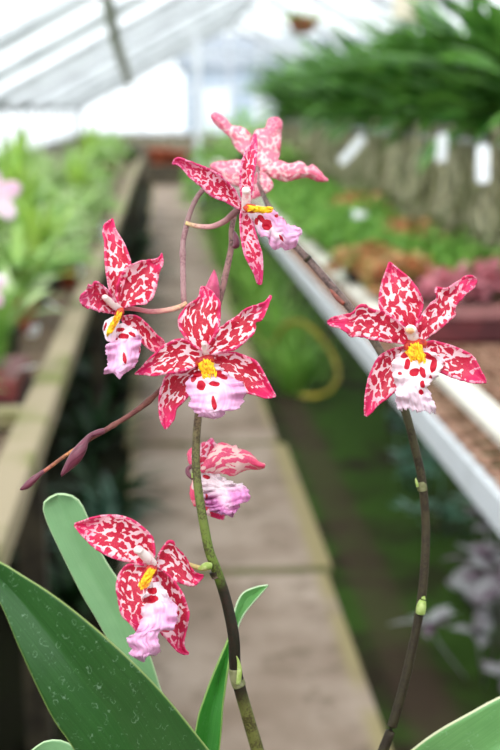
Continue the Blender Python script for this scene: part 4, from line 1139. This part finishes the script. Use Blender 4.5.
# yellow hose looped under the right bench
hp = [(.60, 9.0, .03), (.60, 7.6, .06), (.60, 6.6, .20), (.62, 6.0, .42), (.70, 5.9, .45), (.80, 5.8, .36), (.84, 5.6, .25), (.76, 5.5, .17), (.64, 5.5, .17)]
c = cr(hp, 50)
tag(MB().tube(c, .011, 8).build('garden_hose', M['hose'], None, True), 'yellow garden hose looping under the right bench', 'hose')

# ---- far end
def farpot(x, y_, z, r, h, m, lab):
    o = pot_mb(r, h).build('plant_pot', m, None, True)
    o.location = (x, y_, z); tag(o, lab, 'pot')
tag(MB().box(-.3, .55, 23.75, 24.3, 0, .42).build('plinth', M['dark_wood'], bevel=.01), 'dark low plinth across the far end of the path', 'plinth')
farpot(-.02, 24.0, .42, .24, .3, M['terracotta'], 'orange terracotta pot at the far end of the path, left one')
farpot(.33, 24.05, .42, .2, .26, M['terracotta'], 'smaller orange terracotta pot at the far end of the path, right one')
farpot(-.40, 17.0, .745, .13, .24, M['plastic_black'], 'black pot standing on the far end of the left bench')
cb = empty('bench', (.3, 24.9, 0), None, 'grey cross bench closing the far end of the path', 'bench')
MB().box(-1.5, 3.2, 24.6, 24.72, .72, .95).build('beam', M['old_wood'], cb)
for x in (-1.4, -.3, .8, 2.0, 3.0):
    MB().box(x, x + .1, 24.62, 24.7, 0, .72).build('leg', M['dark_wood'], cb)
MB().box(-1.5, 3.2, 24.72, 25.4, .84, .9).build('deck', M['deck'], cb)
kinds['bush'] = ('shrub', mk(bushy(50, 900, .55, 1.1, .13, .06), M['grass']))
kinds['bushd'] = ('shrub', mk(bushy(51, 900, .6, 1.2, .15, .07), M['green']))
fb = [('bush', 1.0, 15.7, 0, 1.35, 'bright green shrub behind the top blooms, just beyond the right bench'), ('bushd', 2.6, 14.8, 0, 1.3, 'mid green shrub beyond the far hanging orchids'), ('bush', -.95, 20.8, 0, .9, 'leafy shrub by the far left windows'),
      ('bushd', 2.2, 17.0, 0, 1.2, 'dark shrub right of the far white post'), ('bush', 1.7, 21.4, 0, 1.25, 'bright shrub beyond the right end of the cross bench')]
for kk, x, y_, z, s_, lab in fb:
    plant(kk, 'shrub', kinds[kk][1], (x, y_, 0), x * 3, s_, lab, 'shrub')
# building outside, seen through the far gable
ob = empty('building', (3.0, 36, 0), None, 'pale blue-grey building seen blurred through the far glazed gable', 'building')
MB().box(.75, 6.5, 34, 38, 0, 2.6).build('wall', simple('pale_blue_wall', rgb(150, 164, 182), rgb(160, 172, 188), 1, .8), ob)
mb = MB(); mb.v = [(.5, 33.8, 2.6), (6.7, 33.8, 2.6), (6.7, 36, 3.6), (.5, 36, 3.6), (.5, 38.2, 2.6), (6.7, 38.2, 2.6)]; mb.f = [(0, 1, 2, 3), (3, 2, 5, 4), (0, 3, 4), (1, 5, 2), (0, 4, 5, 1)]
mb.build('roof', simple('slate_roof', rgb(120, 128, 138), rgb(134, 140, 150), 1, .8), ob)
for xw in (1.2, 2.6, 4.0, 5.3):
    MB().box(xw, xw + .8, 33.96, 34.0, .9, 2.0).build('window', simple('building_window', rgb(230, 235, 240), rgb(220, 226, 232), 1, .3), ob)
tag(MB().box(-8, 12, 31, 45, -.2, -.12).build('ground', M['floor']), kind='structure').name = 'ground'
# hanging basket near the roof
hb = empty('hanging_basket', (1.18, 10.2, 2.2), None, 'terracotta hanging basket with trailing plant high under the roof', 'basket')
m_ = MB().lathe([(.001, -.1), (.07, -.1), (.13, 0), (.14, .02), (.12, .02), (.001, -.02)], 18); q = m_.build('bowl', M['fern_basket'], None, True); q.parent = hb
v, f = leaves(55, 40, .22, .03, .02, 1.0, .7, .6, r0=.08); q = link('foliage', v, f, M['mint'], None); q.parent = hb
q = MB().tube([(0, 0, 0), (0, 0, .9)], .004, 5).build('wire', M['truss_grey'], None); q.parent = hb
# boards hung on the right roof side
tag(MB().box(1.78, 2.1, 9.4, 9.43, 2.15, 2.48).build('board', M['cream']), 'cream board hanging above the strap-leaved orchids', 'board')

# ------------------------------------------------------------------ light
w = bpy.data.worlds.new('overcast'); sc.world = w
w.use_nodes = True
nt = w.node_tree
bg = nt.nodes['Background']
bg.inputs[0].default_value = (.93, .97, 1.0, 1)
bg.inputs[1].default_value = 1.5
sl = bpy.data.lights.new('sun', 'SUN'); so = bpy.data.objects.new('sun', sl); C.objects.link(so)
sl.energy = 2.0; sl.angle = math.radians(25); sl.color = (1, .97, .92)
so.rotation_euler = (math.radians(38), math.radians(-22), 0)
so.location = (0, 0, 8)

sc.view_settings.view_transform = 'Standard'
sc.view_settings.look = 'None'
sc.view_settings.gamma = 1
sc.view_settings.exposure = 0.52
sc.view_settings.use_curve_mapping = False
sc.cycles.use_denoising = True
sc.cycles.max_bounces = 8
sc.cycles.transparent_max_bounces = 16
